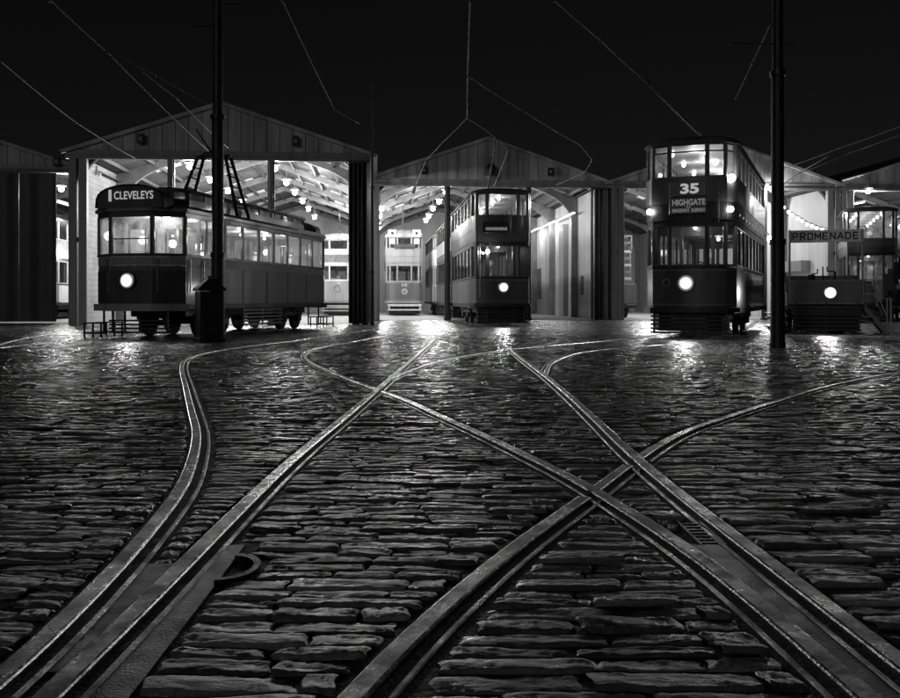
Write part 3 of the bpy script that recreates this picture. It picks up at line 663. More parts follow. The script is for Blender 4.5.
def glaze(t, loop, z0, z1, counts, pw, fm, gm, skip=(), transom=None, corner=.05, nopane=()):
    n = len(loop); inn = offset(loop, -.03)
    for i in range(n):
        if i in skip: continue
        a, b = inn[i], inn[(i+1)%n]; l = math.dist(a,b); u = ((b[0]-a[0])/l, (b[1]-a[1])/l); c = counts[i] if i < len(counts) else 1
        nx, ny = u[1], -u[0]
        for k in range(c):
            s0, s1 = l*k/c, l*(k+1)/c; e = min(pw/2, (s1-s0)*.2)
            P = lambda q, z, d: (a[0]+u[0]*q+nx*d, a[1]+u[1]*q+ny*d, z)
            ring = [(s0+.001,z0),(s1-.001,z0),(s1-.001,z1),(s0+.001,z1)]; inr = [(s0+e,z0+.03),(s1-e,z0+.03),(s1-e,z1-.03),(s0+e,z1-.03)]
            vs = [P(q,z,.03) for q,z in ring]+[P(q,z,.03) for q,z in inr]+[P(q,z,-.03) for q,z in ring]+[P(q,z,-.03) for q,z in inr]; fs = []
            for j in range(4):
                m = (j+1)%4; fs += [(j,m,4+m,4+j),(8+m,8+j,12+j,12+m),(4+j,4+m,12+m,12+j),(m,j,8+j,8+m)]
            mb = MB(); mb.add(vs, fs); w = mb.build('window', fm, t)
            if i in nopane: continue
            g = MB(); g.add([P(q,z,0) for q,z in inr], [(0,1,2,3)]); g.build('pane', gm, w)
            if transom:
                zt = z0+(z1-z0)*transom; g = MB(); g.obox(((P((s0+s1)/2,0,0))[0],(P((s0+s1)/2,0,0))[1]), u, (s1-s0)/2-e+.004, .02, zt-.018, zt+.018); g.build('transom', fm, w)
    for i in range(n):
        if i in skip and (i-1)%n in skip: continue
        mb = MB(); mb.tube([(inn[i][0],inn[i][1],z0),(inn[i][0],inn[i][1],z1)], corner, 8); mb.build('corner_post', fm, t)
def slab(mb, loop, z0, z1): mb.prism(loop, z0, z1)
def truck(t, y0, base, double=False):
    mb = MB()
    for s in (-1,1):
        mb.box(s*.78-.05,s*.78+.05,y0-base/2-.4,y0+base/2+.4,.42,.56,.015)
        for y in (y0-base/2,y0+base/2):
            mb.box(s*.8-.1,s*.8+.1,y-.16,y+.16,.24,.46,.03); 
            for k in range(4): mb.disc((s*.8,y,.5+k*.025),.08,'z',10,.016)
    mb.box(-.6,.6,y0-.15,y0+.15,.36,.55,.02); mb.tube([(-.7,y0-base/2,.36),(.7,y0-base/2,.36)],.06,8); mb.tube([(-.7,y0+base/2,.36),(.7,y0+base/2,.36)],.06,8)
    tr = mb.build('truck', M['tblack'], t, 30)
    for y in (y0-base/2,y0+base/2):
        for s in (-1,1):
            mb = MB(); mb.tube([(s*.66,y,.39),(s*.7,y,.39),(s*.705,y,.39),(s*.78,y,.39)],[.41,.41,.38,.37],24); mb.disc((s*.79,y,.39),.1,'x',12,.05); mb.build('wheel', M['tblack'], tr, 40)
def headlight(t, x, y, z, r=.11, power=25, on=True):
    mb = MB(); mb.tube([(x,y+.1,z),(x,y+.02,z),(x,y-.05,z),(x,y-.06,z)],[r*1.1,r*1.5,r*1.65,r*1.5],24)
    h = mb.build('headlight', M['chrome'], t, 40)
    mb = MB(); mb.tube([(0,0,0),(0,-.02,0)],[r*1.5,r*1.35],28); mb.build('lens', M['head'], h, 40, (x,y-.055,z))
    if on:
        l = bpy.data.lights.new('headlight_beam','SPOT'); l.energy = power*1.5; l.spot_size = R(150); l.spot_blend = .8; l.shadow_soft_size = r; l.color = (1,1,1)
        o = bpy.data.objects.new('headlight_beam', l); COL.objects.link(o); o.parent = t; o.location = (x,y-.14,z); o.rotation_euler = (R(80),0,R(180))
        o.rotation_euler = (R(82),0,R(180))
def lifeguard(t, w, y=-.05, z0=.12, z1=.5, n=4, m='tblack'):
    mb = MB(); st = (z1-z0)/n
    for k in range(n): mb.box(-w/2,w/2,y-.02,y+.02,z0+k*st,z0+k*st+st*.45,.004)
    for x in (-w/2+.08,0,w/2-.08): mb.box(x-.025,x+.025,y+.02,y+.05,z0,z1+.25)
    mb.build('lifeguard', M[m], t)
def benches(t, y0, y1, z, n, w=1.9, m='wood'):
    for k in range(n):
        y = y0+(y1-y0)*(k+.5)/n
        for s in (-1,1):
            mb = MB(); xa, xb = (-w/2+.05,-.25) if s < 0 else (.25,w/2-.05)
            mb.box(xa,xb,y-.2,y+.2,z+.38,z+.45,.02); mb.box(xa,xb,y+.2,y+.25,z+.42,z+.95,.02); mb.box(xa+.05,xa+.1,y-.15,y+.2,z,z+.38); mb.box(xb-.1,xb-.05,y-.15,y+.2,z,z+.38)
            mb.build('seat', M[m], t)
def inside_lamps(t, ys, z, power, xs=(0,), r=.06, k_light=1):
    for i, y in enumerate(ys):
        for x in xs:
            mb = MB(); mb.sphere((x,y,z-.06),r,10,6); mb.build('ceiling_bulb', M['small'], t, 80)
    for y in ys[::k_light]: plight(t,(0,y,z-.3),power,.12)
def bulkhead(t, y, hw, z0, z1, m='wood', door=.36):
    mb = MB()
    for s in (-1,1):
        a, b = sorted((s*door, s*hw)); mb.box(a,b,y-.02,y+.02,z0,z0+.85); 
        mb.box(min(s*door,s*(door+.08)),max(s*door,s*(door+.08)),y-.025,y+.025,z0+.85,z1-.25); mb.box(min(s*hw,s*(hw-.08)),max(s*hw,s*(hw-.08)),y-.025,y+.025,z0+.85,z1-.25)
    mb.box(-hw,hw,y-.02,y+.02,z1-.25,z1); mb.build('bulkhead', M[m], t)
def grab_rails(t, loop_pts, z0, z1):
    for x, y in loop_pts:
        mb = MB(); mb.tube([(x,y,z0),(x,y,z1)],.018,6); mb.build('grab_rail', M['chrome'], t, 50)
def trolley(t, y, z, ang_deg, length, m='tblack', tip=None):
    mb = MB(); mb.box(-.2,.2,y-.35,y+.35,z-.15,z+.08,.03); mb.tube([(0,y,z),(0,y,z+.35)],[.1,.06],10)
    b = mb.build('trolley_base', M[m], t)
    a = R(ang_deg); e = (0,y-math.cos(a)*length,z+.35+math.sin(a)*length)
    if tip:
        dx, dy = tip[0]-t.location.x, tip[1]-t.location.y; q = -t.rotation_euler.z; e = (dx*math.cos(q)-dy*math.sin(q), dx*math.sin(q)+dy*math.cos(q), tip[2]-t.location.z)
    mb = MB(); mb.tube([(0,y,z+.35),e],[.035,.022],8); mb.disc((e[0],e[1],e[2]+.03),.06,'x',10,.05); mb.build('trolley_pole', M[m], b)
def at_px(px, Y): return (X_at(px,Y), Y, ZF+.006)
def heading(a): return -R(a)

# --- single-deck tram, destination CLEVELEYS
t = empty('single_deck_tram', (-7.55,21.3,ZF+.006), heading(12), 'single-deck tram showing CLEVELEYS on its domed front, bow collector raised', 'tram')
hf = [(.55,0),(1.16,.46)]; Lr = 10.5; lp = loop_of(hf, Lr)       # segments: 0 left facet,1 front,2 right facet,3 right side,4..6 rear,7 left side
mb = MB(); slab(mb, offset(lp,-.02), .70,.82); mb.box(-.75,.75,1.2,Lr-1.2,.5,.7,.02); mb.build('underframe', M['tblack'], t)
mb = MB(); wall(mb, lp, .83,1.74,.05); 
mb.build('body_panel', M['tmid'], t)
for k in range(1,6): 
    y = .5+(Lr-1)*k/6
    for s in (-1,1): mb = MB(); mb.box(s*1.16-.012,s*1.16+.012,y-.02,y+.02,.84,1.73); mb.build('panel_strip', M['tdark'], t)
for sg in ({0,1,2},{4,5,6}): mb = MB(); wall(mb, offset(lp,.012), .85,1.62,.014,sg); mb.build('dash', M['tdark'], t)
mb = MB(); wall(mb, offset(lp,.008), 1.745,1.95,.06); mb.build('waist_panel', M['lightpaint'], t)
mb = MB(); wall(mb, offset(lp,.03), 1.955,2.0,.09); mb.build('sill_rail', M['tdark'], t)
glaze(t, lp, 2.0,2.92, [1,1,1,9,1,1,1,9], .1, M['wood'], M['glass3'], corner=.06)
mb = MB(); q = offset(lp,-.03); a, b = q[1], q[2]; mb.box(-.46,.46,.0,.03,2.36,2.39); mb.build('window_bar', M['wood'], t)
mb = MB(); wall(mb, offset(lp,.015), 2.92,3.02,.07); mb.build('cornice', M['tdark'], t)
mb = MB(); wall(mb, offset(lp,.07), 3.02,3.1,.12); mb.build('gutter_moulding', M['tgrey'], t)
mb = MB(); roof(mb, lp, 3.1,.2,.06); mb.build('roof', M['troof'], t, 50)
def hood(y0, y1, name):
    prof = []
    for k in range(17):
        a = math.pi*k/16; x = -.88*math.cos(a); z = 3.1+.54*(abs(math.sin(a))**.55)
        prof.append((x, z))
    mb = MB(); n = len(prof)
    poly = [(x,z) for x,z in prof][::-1]
    mb.prism_y(poly[::-1][::-1] if False else prof[::-1], y0, y1)
    return mb.build(name, M['tdark'], t, 40)
hd = hood(-.06,.42,'front_hood'); hood(Lr-.42,Lr+.04,'rear_hood')
mb = MB(); pr = [(-.88*math.cos(math.pi*k/16),3.1+.54*abs(math.sin(math.pi*k/16))**.55) for k in range(17)]
mb.tube([(x*1.0,-.07,z) for x,z in pr],.022,6); mb.build('hood_edge', M['tblack'], hd, 60)
text('CLEVELEYS','lettering',-.40,.62,3.30,-.075,M['sign'],hd,.19,bold=.012)
mb = MB(); mb.box(-.54,-.47,-.08,-.07,3.26,3.53); mb.build('letter_bar', M['sign'], hd)
# clerestory
cl = loop_of([(.45,1.0),(.78,1.35)], Lr+0.0); cl = [(x, y) for x, y in cl]
mb = MB(); wall(mb, cl, 3.2,3.4,.04); mb.build('clerestory_base', M['tdark'], t)
glaze(t, cl, 3.4,3.64,[1,1,1,9,1,1,1,9],.16,M['tdark'],M['glass2'],corner=.05)
mb = MB(); roof(mb, cl, 3.64,.12,.05,4); mb.build('clerestory_roof', M['troof'], t, 50)
mb = MB(); slab(mb, offset(lp,-.06), .8,.84); mb.build('saloon_floor', M['wood'], t)
mb = MB(); slab(mb, offset(lp,-.08), 2.98,3.0); mb.build('saloon_ceiling', M['tin'], t)
bulkhead(t,1.5,1.0,.84,2.97); bulkhead(t,Lr-1.5,1.0,.84,2.97); benches(t,1.7,Lr-1.7,.84,8)
inside_lamps(t,[.95,2.6,4.3,6.0,7.7,9.3],2.95,20,(0,),.045,1)
for k in range(4): plight(t,(0,2.4+k*1.9,3.5),2.2,.1)
mb = MB(); mb.sphere((.62,.55,2.86),.085,12,8); mb.build('cab_lamp', M['bulb'], t, 80)
mb = MB(); mb.tube([(.15,.45,.84),(.15,.45,1.75)],[.16,.14],12); mb.tube([(.15,.45,1.78),(.0,.4,1.82)],.02,6); mb.build('controller', M['tblack'], t, 40)
bl = offset(lp,.1)
for sg in ({0,1,2},{4,5,6}): mb = MB(); wall(mb, bl, .66,.83,.14,sg); mb.build('bumper', M['lightpaint'], t)
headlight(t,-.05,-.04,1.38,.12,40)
grab_rails(t,[(.66,.05),(-.66,.05),(1.2,.62),(1.2,1.3)],1.1,1.9)
truck(t,2.6,1.2); truck(t,Lr-2.6,1.2)
lifeguard(t,1.6,.35)
mb = MB()
for k in range(5): mb.box(1.1,1.14,3.7,6.5,.22+k*.1,.27+k*.1,.006)
for y in (3.8,5.1,6.4): mb.box(1.07,1.1,y-.03,y+.03,.2,.72)
mb.build('side_guard', M['lightpaint'], t)
def hoop_step(x, y0, y1, s):
    mb = MB()
    for z in (.1,.34): mb.box(min(x,x+s*.55),max(x,x+s*.55),y0,y0+.04,z,z+.035); mb.box(min(x,x+s*.55),max(x,x+s*.55),y1-.04,y1,z,z+.035)
    mb.box(x+s*.53-.02,x+s*.53+.02,y0,y1,.1,.135); mb.box(x+s*.53-.02,x+s*.53+.02,y0,y1,.34,.375)
    for xx in (x+s*.53,x+s*.3,x+s*.08):
        for y in (y0+.02,y1-.02): mb.box(xx-.018,xx+.018,y-.018,y+.018,.0,.36)
    for y in (y0+.02,y1-.02): mb.box(x-.02,x+.02,y-.02,y+.02,.1,.72)
    mb.build('platform_step', M['tblack'], t)
hoop_step(-.95,.35,1.3,-1); hoop_step(.95,Lr-1.4,Lr-.4,1)
# bow collector: two ladder legs and a top bow
mb = MB()
for s in (-1,1):
    for yo in (-.12,.22):
        mb.tube([(s*.95,4.0+yo*2.2,3.2),(s*.42,4.2+yo,4.95)],.05,8)
    for k in range(1,6):
        f = k/6; x = s*(.95-.53*f); za = 3.2+1.75*f; mb.tube([(x,4.0-.26+.14*f,za),(x,4.0+.48-.06*f,za)],.022,6)
mb.tube([(-.5,4.25,4.97),(.5,4.25,4.97)],.05,8); mb.tube([(-.42,4.1,4.95),(0,4.2,5.15),(.42,4.1,4.95)],.03,8)
mb.tube([(0,4.2,5.0),(0,3.2,5.55)],.03,8); mb.box(-.25,.25,4.05,4.4,4.93,5.08,.02)
mb.build('bow_collector', M['tblack'], t, 40)

# --- a general double-decker
def double_deck(loc, hd, label, c):
    t = empty('double_deck_tram', loc, heading(hd), label, 'tram', c.get('group'))
    hf = c['hf']; L = c['L']; lp = loop_of(hf, L); ns = len(hf); nf = 2*ns-1
    front = set(range(nf)); rear = set(range(nf+1, 2*nf+1)); 
    sw = c.get('side_n', 7); cnt = [1]*nf+[sw]+[1]*nf+[sw]
    z = c['z']    # dash0, dash1, lw1, ud0, ud1, uw1, top
    hw = max(p[0] for p in hf); ye = max(p[1] for p in hf)
    mb = MB(); slab(mb, offset(lp,-.03), z[0]-.13,z[0]); mb.box(-.75,.75,1.4,L-1.4,z[0]-.33,z[0]-.13,.02); mb.build('underframe', M['tblack'], t)
    mb = MB(); wall(mb, lp, z[0],z[1],.05); 
    mb.build('body_panel', M[c['body']], t, 35)
    for sg in (front, rear): mb = MB(); wall(mb, offset(lp,.012), z[0]+.03,z[1]-.08,.014,sg); mb.build('dash', M[c['dash']], t, 35)
    for q0 in (z[1]-.12, z[0]+.09):
        mb = MB(); wall(mb, offset(lp,.0155), q0,q0+.014,.004,front); mb.build('dash_lining', M['lightpaint'], t, 35)
    mb = MB(); wall(mb, offset(lp,.02), z[1]-.07,z[1],.07); mb.build('waist_rail', M[c['rail']], t, 35)
    glaze(t, lp, z[1], z[2], cnt, c.get('pw',.09), M[c['frame']], M[c.get('glass','glass')], corner=c.get('corner',.055))
    mb = MB(); wall(mb, offset(lp,.01), z[2],z[3],.06); mb.build('lower_cornice', M[c['rail']], t, 35)
    mb = MB(); wall(mb, offset(lp,.03), z[3],z[3]+(z[4]-z[3])*c.get('split',.45),.07); mb.build('canopy_panel', M[c['canopy']], t, 35)
    mb = MB(); wall(mb, offset(lp,.045), z[3]+(z[4]-z[3])*c.get('split',.45),z[4],.08); mb.build('upper_panel', M[c['upper']], t, 35)
    glaze(t, lp, z[4], z[5], cnt, c.get('pw',.09), M[c['frame']], M[c.get('glass','glass')], corner=c.get('corner',.055), transom=c.get('transom'), nopane=c.get('nopane',()))
    mb = MB(); wall(mb, offset(lp,.03), z[5],z[5]+.06,.08); mb.build('upper_cornice', M[c['rail']], t, 35)
    mb = MB(); roof(mb, lp, z[5]+.06, z[6]-z[5]-.06, .07); mb.build('roof', M[c.get('roofm','troof')], t, 50)
    mb = MB(); slab(mb, offset(lp,-.06), z[0],z[0]+.03); mb.build('lower_floor', M['wood'], t)
    mb = MB(); slab(mb, offset(lp,-.06), z[3]-.02,z[3]+.02); mb.build('upper_floor', M['tin'], t)
    mb = MB(); slab(mb, offset(lp,-.06), z[5]-.02,z[5]); mb.build('upper_ceiling', M['tin'], t)
    bulkhead(t,ye+1.0,hw-.06,z[0]+.03,z[3]-.03); bulkhead(t,L-ye-1.0,hw-.06,z[0]+.03,z[3]-.03)
    if c.get('seats',True): benches(t,ye+1.2,L-ye-1.2,z[0]+.03,4,hw*1.8); benches(t,ye+.6,L-ye-.6,z[3]+.03,c.get('us',7),hw*1.8)
    if c.get('ulamp'): inside_lamps(t,[1+k*(L-2)/4 for k in range(5)],z[5]-.02,c['ulamp'],c.get('uxs',(-.5,.5)),.055)
    if c.get('llamp'): inside_lamps(t,[1.2+k*(L-2.4)/3 for k in range(4)],z[3]-.04,c['llamp'],(0,),.05)
    truck(t,L*.5-1.0-.0,1.0) if c.get('bogie') else truck(t,L/2,1.9)
    for sg in (front, rear): mb = MB(); wall(mb, offset(lp,.09), z[0]-.1,z[0]+.02,.12,sg); mb.build('bumper', M[c.get('bump','tblack')], t, 35)
    lifeguard(t, hw*1.75, .18, .1, z[0]-.12, c.get('lg',4))
    mb = MB(); wall(mb, offset(lp,-.16), .16,z[0]-.12,.03,front); mb.build('front_skirt', M['tblack'], t)
    mb = MB(); mb.box(-.32,-.02,.32,.55,z[0]+.03,z[1]-.02,.04); mb.tube([(-.17,.4,z[1]),(-.3,.36,z[1]+.05)],.02,6); mb.tube([(.35,.4,z[0]),(.35,.4,z[1]+.05)],.03,8); mb.tube([(.35,.4,z[1]+.06),(.2,.32,z[1]+.1),(.2,.32,z[1]+.22)],.018,6); mb.build('controller', M['tblack'], t, 40)
    return t, lp
# --- route 35
t, lp = double_deck((5.78,21.85,ZF+.006), 23.5, 'tall enclosed double-deck tram showing route 35, headlight shining', dict(hf=[(.45,0),(.87,.15),(1.07,.5)], L=9.4,
  z=(.72,1.76,2.72,2.86,3.9,4.7,4.98), body='tdark', dash='tdark', rail='tblack', frame='wood', canopy='tblack', upper='tmid', side_n=8, ulamp=13, llamp=2.0, uxs=(-.55,.3), split=.42, pw=.1, bogie=False, transom=.78, lg=5))
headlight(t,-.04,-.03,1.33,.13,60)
mb = MB(); mb.box(-.44,.44,-.10,-.03,3.43,3.80,.012); nb = mb.build('route_box', M['tdark'], t)
mb = MB()
for x in (-.42,.42): mb.box(x-.012,x+.012,-.112,-.102,3.45,3.78)
mb.box(-.42,.42,-.112,-.102,3.445,3.46); mb.build('route_box_rim', M['lightpaint'], nb)
text('35','route_number',-.17,.27,3.49,-.105,M['sign'],nb,.25,bold=.04)
mb = MB(); mb.box(-.44,.44,-.10,-.03,3.0,3.40,.012); db = mb.build('destination_box', M['tdark'], t)
mb = MB(); mb.box(-.42,-.40,-.11,-.102,3.03,3.37); mb.box(-.42,.42,-.11,-.102,3.02,3.03); mb.build('destination_rim', M['lightpaint'], db)
text('HIGHGATE','lettering',-.36,.42,3.21,-.105,M['sign2'],db,.15,bold=.03)
text('VIA','lettering',-.05,.08,3.15,-.105,M['sign2'],db,.045,bold=.02)
text('KINGSWAY  SUBWAY','lettering',-.36,.42,3.045,-.105,M['sign2'],db,.09,bold=.03)
for x, y in ((-.95,.2),(.98,.22)):
    mb = MB(); mb.sphere((x,y-.1,3.1),.07,12,8); mb.build('marker_lamp', M['bulb'], t, 80)
mb = MB(); mb.sphere((.99,.24,3.86),.09,12,8); mb.build('saloon_bulb', M['bulb'], t, 80)
mb = MB(); mb.tube([(.72,.02,2.8),(.72,-.02,3.7)],.02,6); mb.build('grab_rail', M['chrome'], t)
mb = MB()
for k in range(24):
    a = 2*math.pi*k/24; b = 2*math.pi*(k+1)/24; mb.tube([(-.52+.085*math.cos(a),-.02,1.34+.085*math.sin(a)),(-.52+.085*math.cos(b),-.02,1.34+.085*math.sin(b))],.01,5)
mb.build('lamp_ring', M['lightpaint'], t)
for i, (z0, z1) in enumerate(((2.92,3.25),)):
    for s in (-1,1):
        for k in range(9):
            mb = MB(); y = 1.0+k*.85; mb.sphere((s*1.09,y,3.02+.0*k),.035,8,6); mb.build('side_glint', M['sign'], t, 80)  # glowing beads stand in for lamp glints on the side panel
trolley(t,4.6,5.0,38,4.2,tip=(X_at(649,21.2),21.2,CAMZ+215/900*21.2))
# --- middle tram in the doorway
t, lp = double_deck((1.86,31.75,ZF+.006), -4.8, 'dark double-deck tram nosing out beside the thin door post, headlight lit', dict(hf=[(.55,0),(.92,.14),(1.04,.5)], L=9.2,
  z=(.78,1.74,2.84,2.98,3.9,4.68,4.93), body='tmid', dash='tdark', rail='tblack', frame='tdark', canopy='tdark', upper='tdark', side_n=6, ulamp=9, llamp=3, uxs=(0,), pw=.1, corner=.075, bogie=False))
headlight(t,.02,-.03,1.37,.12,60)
mb = MB(); mb.box(-.72,.2,-.12,-.05,3.28,3.66,.012); db = mb.build('destination_box', M['tblack'], t)
mb = MB()
for k in range(15): mb.box(-.62+k*.051,-.62+k*.051+(.043 if k%4 else .036),-.135,-.123,3.37,3.47+.006*(k%3))
mb.build('destination_blind', M['sign2'], db)
mb = MB(); mb.box(.36,.52,-.16,.1,2.98,3.9,.02); mb.box(.36,1.02,.05,.25,1.74,2.84,.02); mb.build('stair_panel', M['tdark'], t)
mb = MB(); mb.sphere((-.55,-.12,2.62),.07,12,8); mb.build('side_lamp', M['bulb'], t, 80)
grab_rails(t,[(-.8,.02),(.95,.12)],1.0,2.9)
trolley(t,4.2,4.95,35,3.0)
# --- tram behind the middle one, same track
double_deck((1.02,42.0,ZF+.006), -4.8, 'dark double-decker standing behind the middle tram on the same track', dict(hf=[(.6,0),(.95,.15),(1.04,.45)], L=8.8,
  z=(.78,1.74,2.8,2.95,3.85,4.65,4.9), body='tdark', dash='tdark', rail='tblack', frame='tdark', canopy='tdark', upper='tcream', side_n=6, ulamp=4, us=4, split=.3))
double_deck((.1,52.6,ZF+.006), -4.8, 'pale double-decker far back in the middle shed between two darker trams', dict(hf=[(.6,0),(.95,.15),(1.04,.45)], L=8.8,
  z=(.8,1.8,2.8,2.95,3.85,4.6,4.9), body='tcream', dash='tgrey', rail='lightpaint', frame='midpaint', canopy='tcream', upper='tcream', side_n=6, us=3))
# --- tram numbered 10
t, lp = double_deck((-2.68,53.0,ZF+.006), -4.8, 'pale double-decker numbered 10 facing out from deep in the middle shed', dict(hf=[(.42,0),(.86,.12),(1.06,.4)], L=8.6,
  z=(.85,2.02,2.95,3.12,3.95,4.6,5.1), body='tgrey', dash='tmid', rail='lightpaint', frame='lightpaint', canopy='lightpaint', upper='lightpaint', side_n=5, us=3, roofm='midpaint', bump='lightpaint', glass='glass2'))
text('10','fleet_number',-.15,.15,1.72,-.04,M['tcream'],t,.17,bold=.03)
mb = MB(); mb.disc((0,-.03,1.42),.17,'y',20,.03); mb.mat(1).disc((0,-.05,1.42),.12,'y',20,.02); mb.build('crest', [M['tcream'], M['midpaint']], t)
mb = MB(); mb.box(-.62,.62,-.14,-.02,3.98,4.2,.02); mb.build('destination_box', M['tdark'], t)
for s in (-1,1):
    mb = MB(); mb.disc((s*.72,-.02,4.86),.09,'y',16,.08); mb.build('marker_lamp', M['tblack'], t)
    mb = MB(); mb.box(s*.72-.24,s*.72+.24,-.01,.06,4.62,5.06,.02); mb.build('lamp_panel', M['tcream'], t)
    mb = MB(); mb.box(s*.72-.17,s*.72+.17,-.05,.02,4.2,4.55,.02); mb.build('balcony_screen', M['tcream'], t)
mb = MB(); mb.box(-1.0,1.0,-.32,-.24,.55,.68,.02); mb.box(-1.0,1.0,-.32,-.26,.3,.38,.02)
for x in (-.9,.9): mb.box(x-.05,x+.05,-.26,.0,.3,.68)
mb.build('fender', M['tcream'], t)
trolley(t,4.0,5.1,40,2.2)
# --- pale tram behind the single-decker
t, lp = double_deck((-6.55,53.0,ZF+.006), -4.8, 'pale double-decker with a round emblem, deep in the forward shed behind the single-decker', dict(hf=[(.55,0),(.92,.14),(1.06,.45)], L=8.6,
  z=(.85,2.1,2.95,3.15,3.9,4.45,4.9), body='tcream', dash='lightpaint', rail='tcream', frame='tcream', canopy='tgrey', upper='tcream', side_n=5, us=3, split=.6, roofm='midpaint', bump='tgrey', glass='glass2'))
mb = MB()
for k in range(20):
    a = 2*math.pi*k/20; b = 2*math.pi*(k+1)/20; mb.tube([(-.1+.19*math.cos(a),-.03,1.62+.19*math.sin(a)),(-.1+.19*math.cos(b),-.03,1.62+.19*math.sin(b))],.04,6)
mb.build('emblem_ring', M['midpaint'], t)
mb = MB(); mb.box(-.05,.1,-.05,-.02,1.88,1.96); mb.build('fleet_plate', M['tcream'], t)
mb = MB()
for k, w in enumerate((.1,.06,.12,.08,.1,.12,.07)): mb.box(-.55+k*.15,-.55+k*.15+w,-.06,-.04,3.43,3.53)
for k in range(3): mb.box(-.3+k*.22,-.3+k*.22+.1,-.06,-.04,3.24,3.34)
mb.build('destination_blind', M['sign'], t)
mb = MB(); mb.box(-1.0,1.0,-.25,-.15,.42,.62,.02); mb.box(-1.0,1.0,-.25,-.18,.25,.33,.02); mb.build('fender', M['midpaint'], t)
trolley(t,3.0,4.9,20,2.6)
# --- trams in the edge sheds
def stair(t, x, y, z0, z1, r=.62, a0=200, a1=380, n=10):
    mb = MB()
    for k in range(n):
        a = R(a0+(a1-a0)*k/n); b = R(a0+(a1-a0)*(k+1)/n); z = z0+(z1-z0)*(k+1)/n
        q = [(x+.12*math.cos(a),y+.12*math.sin(a)),(x+r*math.cos(a),y+r*math.sin(a)),(x+r*math.cos(b),y+r*math.sin(b)),(x+.12*math.cos(b),y+.12*math.sin(b))]
        mb.prism(q, z-.04, z)
        q2 = [(x+r*math.cos(a),y+r*math.sin(a)),(x+(r+.03)*math.cos(a),y+(r+.03)*math.sin(a)),(x+(r+.03)*math.cos(b),y+(r+.03)*math.sin(b)),(x+r*math.cos(b),y+r*math.sin(b))]
        mb.prism(q2, z-.3, z+.62)
    return mb.build('spiral_stair', M['tblack'], t)
t, lp = double_deck((18.05,38.6,ZF+.006), 20, 'double-decker with a dark curved outside stair under its upper balcony', dict(hf=[(.5,0),(.9,.15),(1.05,.5)], L=8.5,
  z=(.8,1.7,2.85,2.95,3.55,4.75,5.0), body='tdark', dash='tdark', rail='tblack', frame='tdark', canopy='tdark', upper='tmid', side_n=6, ulamp=6, llamp=3, us=4, glass='glass2'))
stair(t,.75,-.25,.7,3.0)
double_deck((21.3,40.5,ZF+.006), 20, 'double-decker cut off by the picture edge with bright lower windows', dict(hf=[(.5,0),(.9,.15),(1.05,.5)], L=8.5,
  z=(.8,1.5,2.75,2.9,3.75,4.6,4.9), body='tmid', dash='tmid', rail='tcream', frame='tcream', canopy='tcream', upper='tcream', side_n=6, ulamp=6, llamp=5, us=4, glass='glass2'))
double_deck((-19.3,41.5,ZF+.006), -4.8, 'tram seen only through the lit gap of the closed shed', dict(hf=[(.5,0),(.9,.15),(1.05,.5)], L=8.5,
  z=(.8,1.7,2.75,2.9,3.75,4.6,4.9), body='tcream', dash='tgrey', rail='tdark', frame='tcream', canopy='tcream', upper='tgrey', side_n=6, us=3))
STROKE = {'P': [((.1,0),(.1,1)),((.1,1),(.75,1)),((.85,.9),(.85,.58)),((.1,.47),(.75,.47))], 'R': [((.1,0),(.1,1)),((.1,1),(.75,1)),((.85,.9),(.85,.58)),((.1,.47),(.75,.47)),((.5,.47),(.9,0))],
 'O': [((.1,.15),(.1,.85)),((.9,.15),(.9,.85)),((.2,1),(.8,1)),((.2,0),(.8,0)),((.1,.85),(.2,1)),((.9,.85),(.8,1)),((.1,.15),(.2,0)),((.9,.15),(.8,0))], 'M': [((.05,0),(.05,1)),((.95,0),(.95,1)),((.05,1),(.5,.3)),((.95,1),(.5,.3))],
 'E': [((.12,0),(.12,1)),((.12,1),(.85,1)),((.12,.5),(.75,.5)),((.12,0),(.85,0))], 'N': [((.1,0),(.1,1)),((.9,0),(.9,1)),((.1,1),(.9,0))], 'A': [((.02,0),(.5,1)),((.98,0),(.5,1)),((.22,.3),(.78,.3))],
 'D': [((.1,0),(.1,1)),((.1,1),(.7,1)),((.1,0),(.7,0)),((.9,.2),(.9,.8)),((.7,1),(.9,.8)),((.7,0),(.9,.2))]}
def strokes(txt, name, x0, x1, z0, y, m, parent, h, sw=.034):
    mb = MB(); cw = (x1-x0)/len(txt); w = cw*.78; j = 0
    for i, ch in enumerate(txt):
        for (ax, az), (bx, bz) in STROKE[ch]:
            a = np.array([x0+i*cw+ax*w, z0+sw/2+az*(h-sw)]); b = np.array([x0+i*cw+bx*w, z0+sw/2+bz*(h-sw)])
            d = (b-a)/np.linalg.norm(b-a); q = np.array([-d[1], d[0]])*sw/2; e = d*sw*.42; j += 1
            yy = y-.0003*(j%7)
            mb.add([(p[0], yy, p[1]) for p in (a-e-q, b+e-q, b+e+q, a-e+q)], [(0,1,2,3)])
    return mb.build(name, m, parent)
